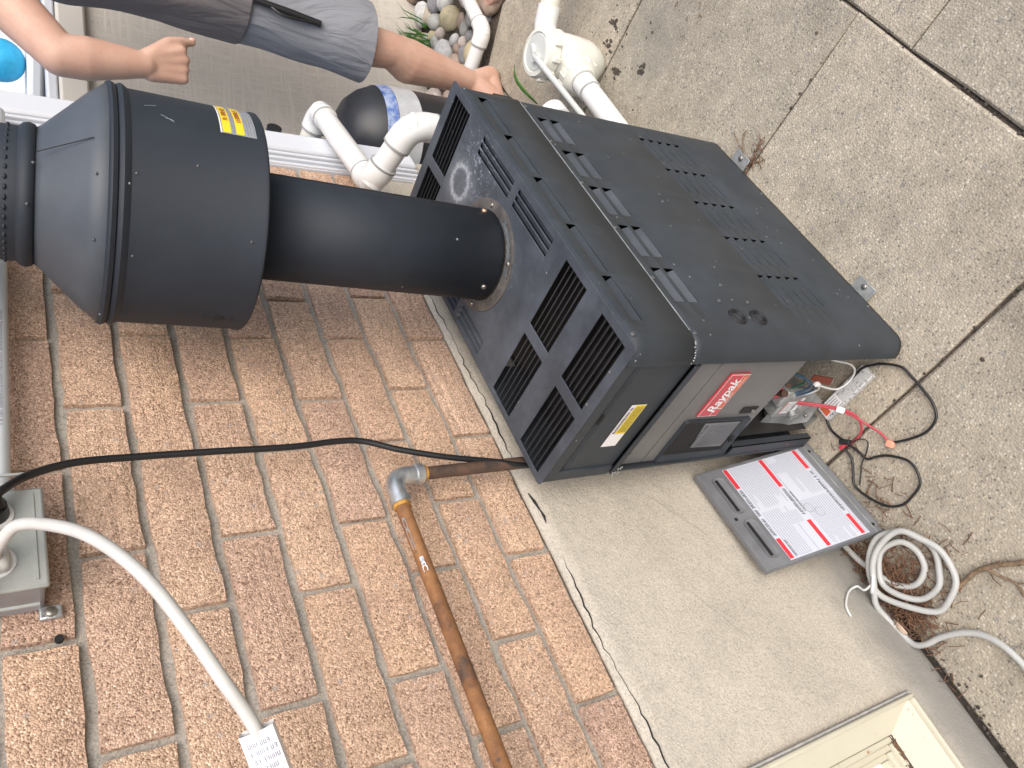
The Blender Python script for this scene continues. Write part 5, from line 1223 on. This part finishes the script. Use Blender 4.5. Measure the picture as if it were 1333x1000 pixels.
for H_k, K_k, A_k in ((HP, KN, AN), (HP2, KN2, AN2)):
    chain(b_, [(H_k, .092), (H_k.lerp(K_k, .5), .076), (K_k + Vector((0, 0, .03)), .056), (K_k - Vector((0, 0, .05)), .050), (K_k.lerp(A_k, .34) - fwd * .012, .063), (K_k.lerp(A_k, .70) - fwd * .005, .047), (A_k, .034)])
    ft_ = (fwd * .25 - rgt * .97).normalized(); hl_k = Vector((A_k.x, A_k.y, .034)) - ft_ * .035; toe = Vector((A_k.x, A_k.y, .026)) + ft_ * .13; fs_ = Vector((-ft_.y, ft_.x, 0))
    chain(b_, [(A_k, .034), (hl_k, .034)]); chain(b_, [(A_k, .033), (Vector((A_k.x, A_k.y, .040)) + ft_ * .05, .040), (toe, .027)]); chain(b_, [(hl_k, .032), (toe + fs_ * .02, .022), (toe + fs_ * .022 + ft_ * .03, .014)])
    for i in range(4): chain(b_, [(toe - fs_ * (.028 - .013 * i), .016), (toe - fs_ * (.030 - .013 * i) + ft_ * (.020 + .004 * i), .0095)])
body = fused('body', b_, M['skin'], pe, .0042, 5)
q = MB(); q.ball(th_ + tt_ * .004 + Vector((.004, -.002, 0)), .0075, 10, 6, (.7, .7, 1.1)); obj('thumbnail', q, M['nail'], pe, smooth=80)
for s_ in (-1, 1):
    q = MB(); q.ball(HD + fwd * .083 + rgt * .032 * s_ + Vector((0, 0, .016)), .011, 10, 8); obj('eye', q, M['white_print'], pe, smooth=80)
q = MB(); q.ball(HD + Vector((0, 0, .045)) - fwd * .022, .096, 20, 12, (1, 1, .92)); q.v = [v for v in q.v]; obj('hair', q, M['hair'], pe, smooth=80)
# shirt
s__ = MB(); HZ = .80
for s_ in (-1, 1):
    chain(s__, [(NK + rgt * .045 * s_ + Vector((0, 0, -.055)), .082), (CHs + rgt * .08 * s_, .128), (NK.lerp(PV, .7) + rgt * .075 * s_, .124), (Vector((PV.x, PV.y, HZ - .02)) + rgt * .088 * s_, .128), (Vector((PV.x, PV.y, HZ - .14)) + rgt * .092 * s_, .126)])
SLV = []
for sgn_, (S_, E_) in ((-1, (SH, EL)), (1, (SH2, EL2))):
    sl = MB(); chain(sl, [(NK + rgt * .06 * sgn_ + Vector((0, 0, -.045)), .072), (S_, .078), (S_.lerp(E_, .42), .074)]); SLV.append((sl, S_, E_))
shirt = fused('shirt', s__, M['shirt'], pe, .008, 8, [((0, 0, HZ), (0, 0, -1)), (tuple(NK + Vector((0, 0, .008))), (0, 0, 1))], .012, .003)
for sl, S_, E_ in SLV: fused('sleeve', sl, M['shirt'], shirt, .008, 6, [(tuple(S_.lerp(E_, .36)), tuple((E_ - S_).normalized()))], .010, .003)
# shorts
s__ = MB()
for s_ in (-1, 1): chain(s__, [(PV + rgt * .07 * s_ + Vector((0, 0, .06)), .116), (PV + rgt * .07 * s_ - Vector((0, 0, .06)), .124)])
for H_k, K_k in ((HP, KN), (HP2, KN2)):
    Kx = K_k + (K_k - H_k).normalized() * .12
    chain(s__, [(H_k + Vector((0, 0, .02)), .112), (H_k.lerp(K_k, .5), .102), (K_k, .094), (Kx, .094)])
KC = KN + Vector((0, 0, .035))
shorts = fused('shorts', s__, M['shorts'], pe, .008, 6, [(tuple(KC), (0, 0, -1))], .016, .003)
def skirt_loop(zc_, ctr, r): return None
q = MB(); pk0 = HP + fwd * .107 - rgt * .055 + Vector((0, 0, .02)); pk1 = pk0 + Vector((0, 0, -.17)) - rgt * .025 + fwd * .004
q.tube([pk0, pk0.lerp(pk1, .5), pk1], [.008, .010, .009], 8); zp = obj('pocket_zip', q, M['black_cord'], shorts, smooth=60)
q = MB(); q.tube(spline([pk0 + Vector((0, 0, -.03)), pk0.lerp(pk1, .4) - rgt * .018 + fwd * .008, pk0.lerp(pk1, .75) - rgt * .010 + fwd * .006, pk1], 6), .0035, 6); obj('zip_cord', q, M['black_cord'], shorts, smooth=60)
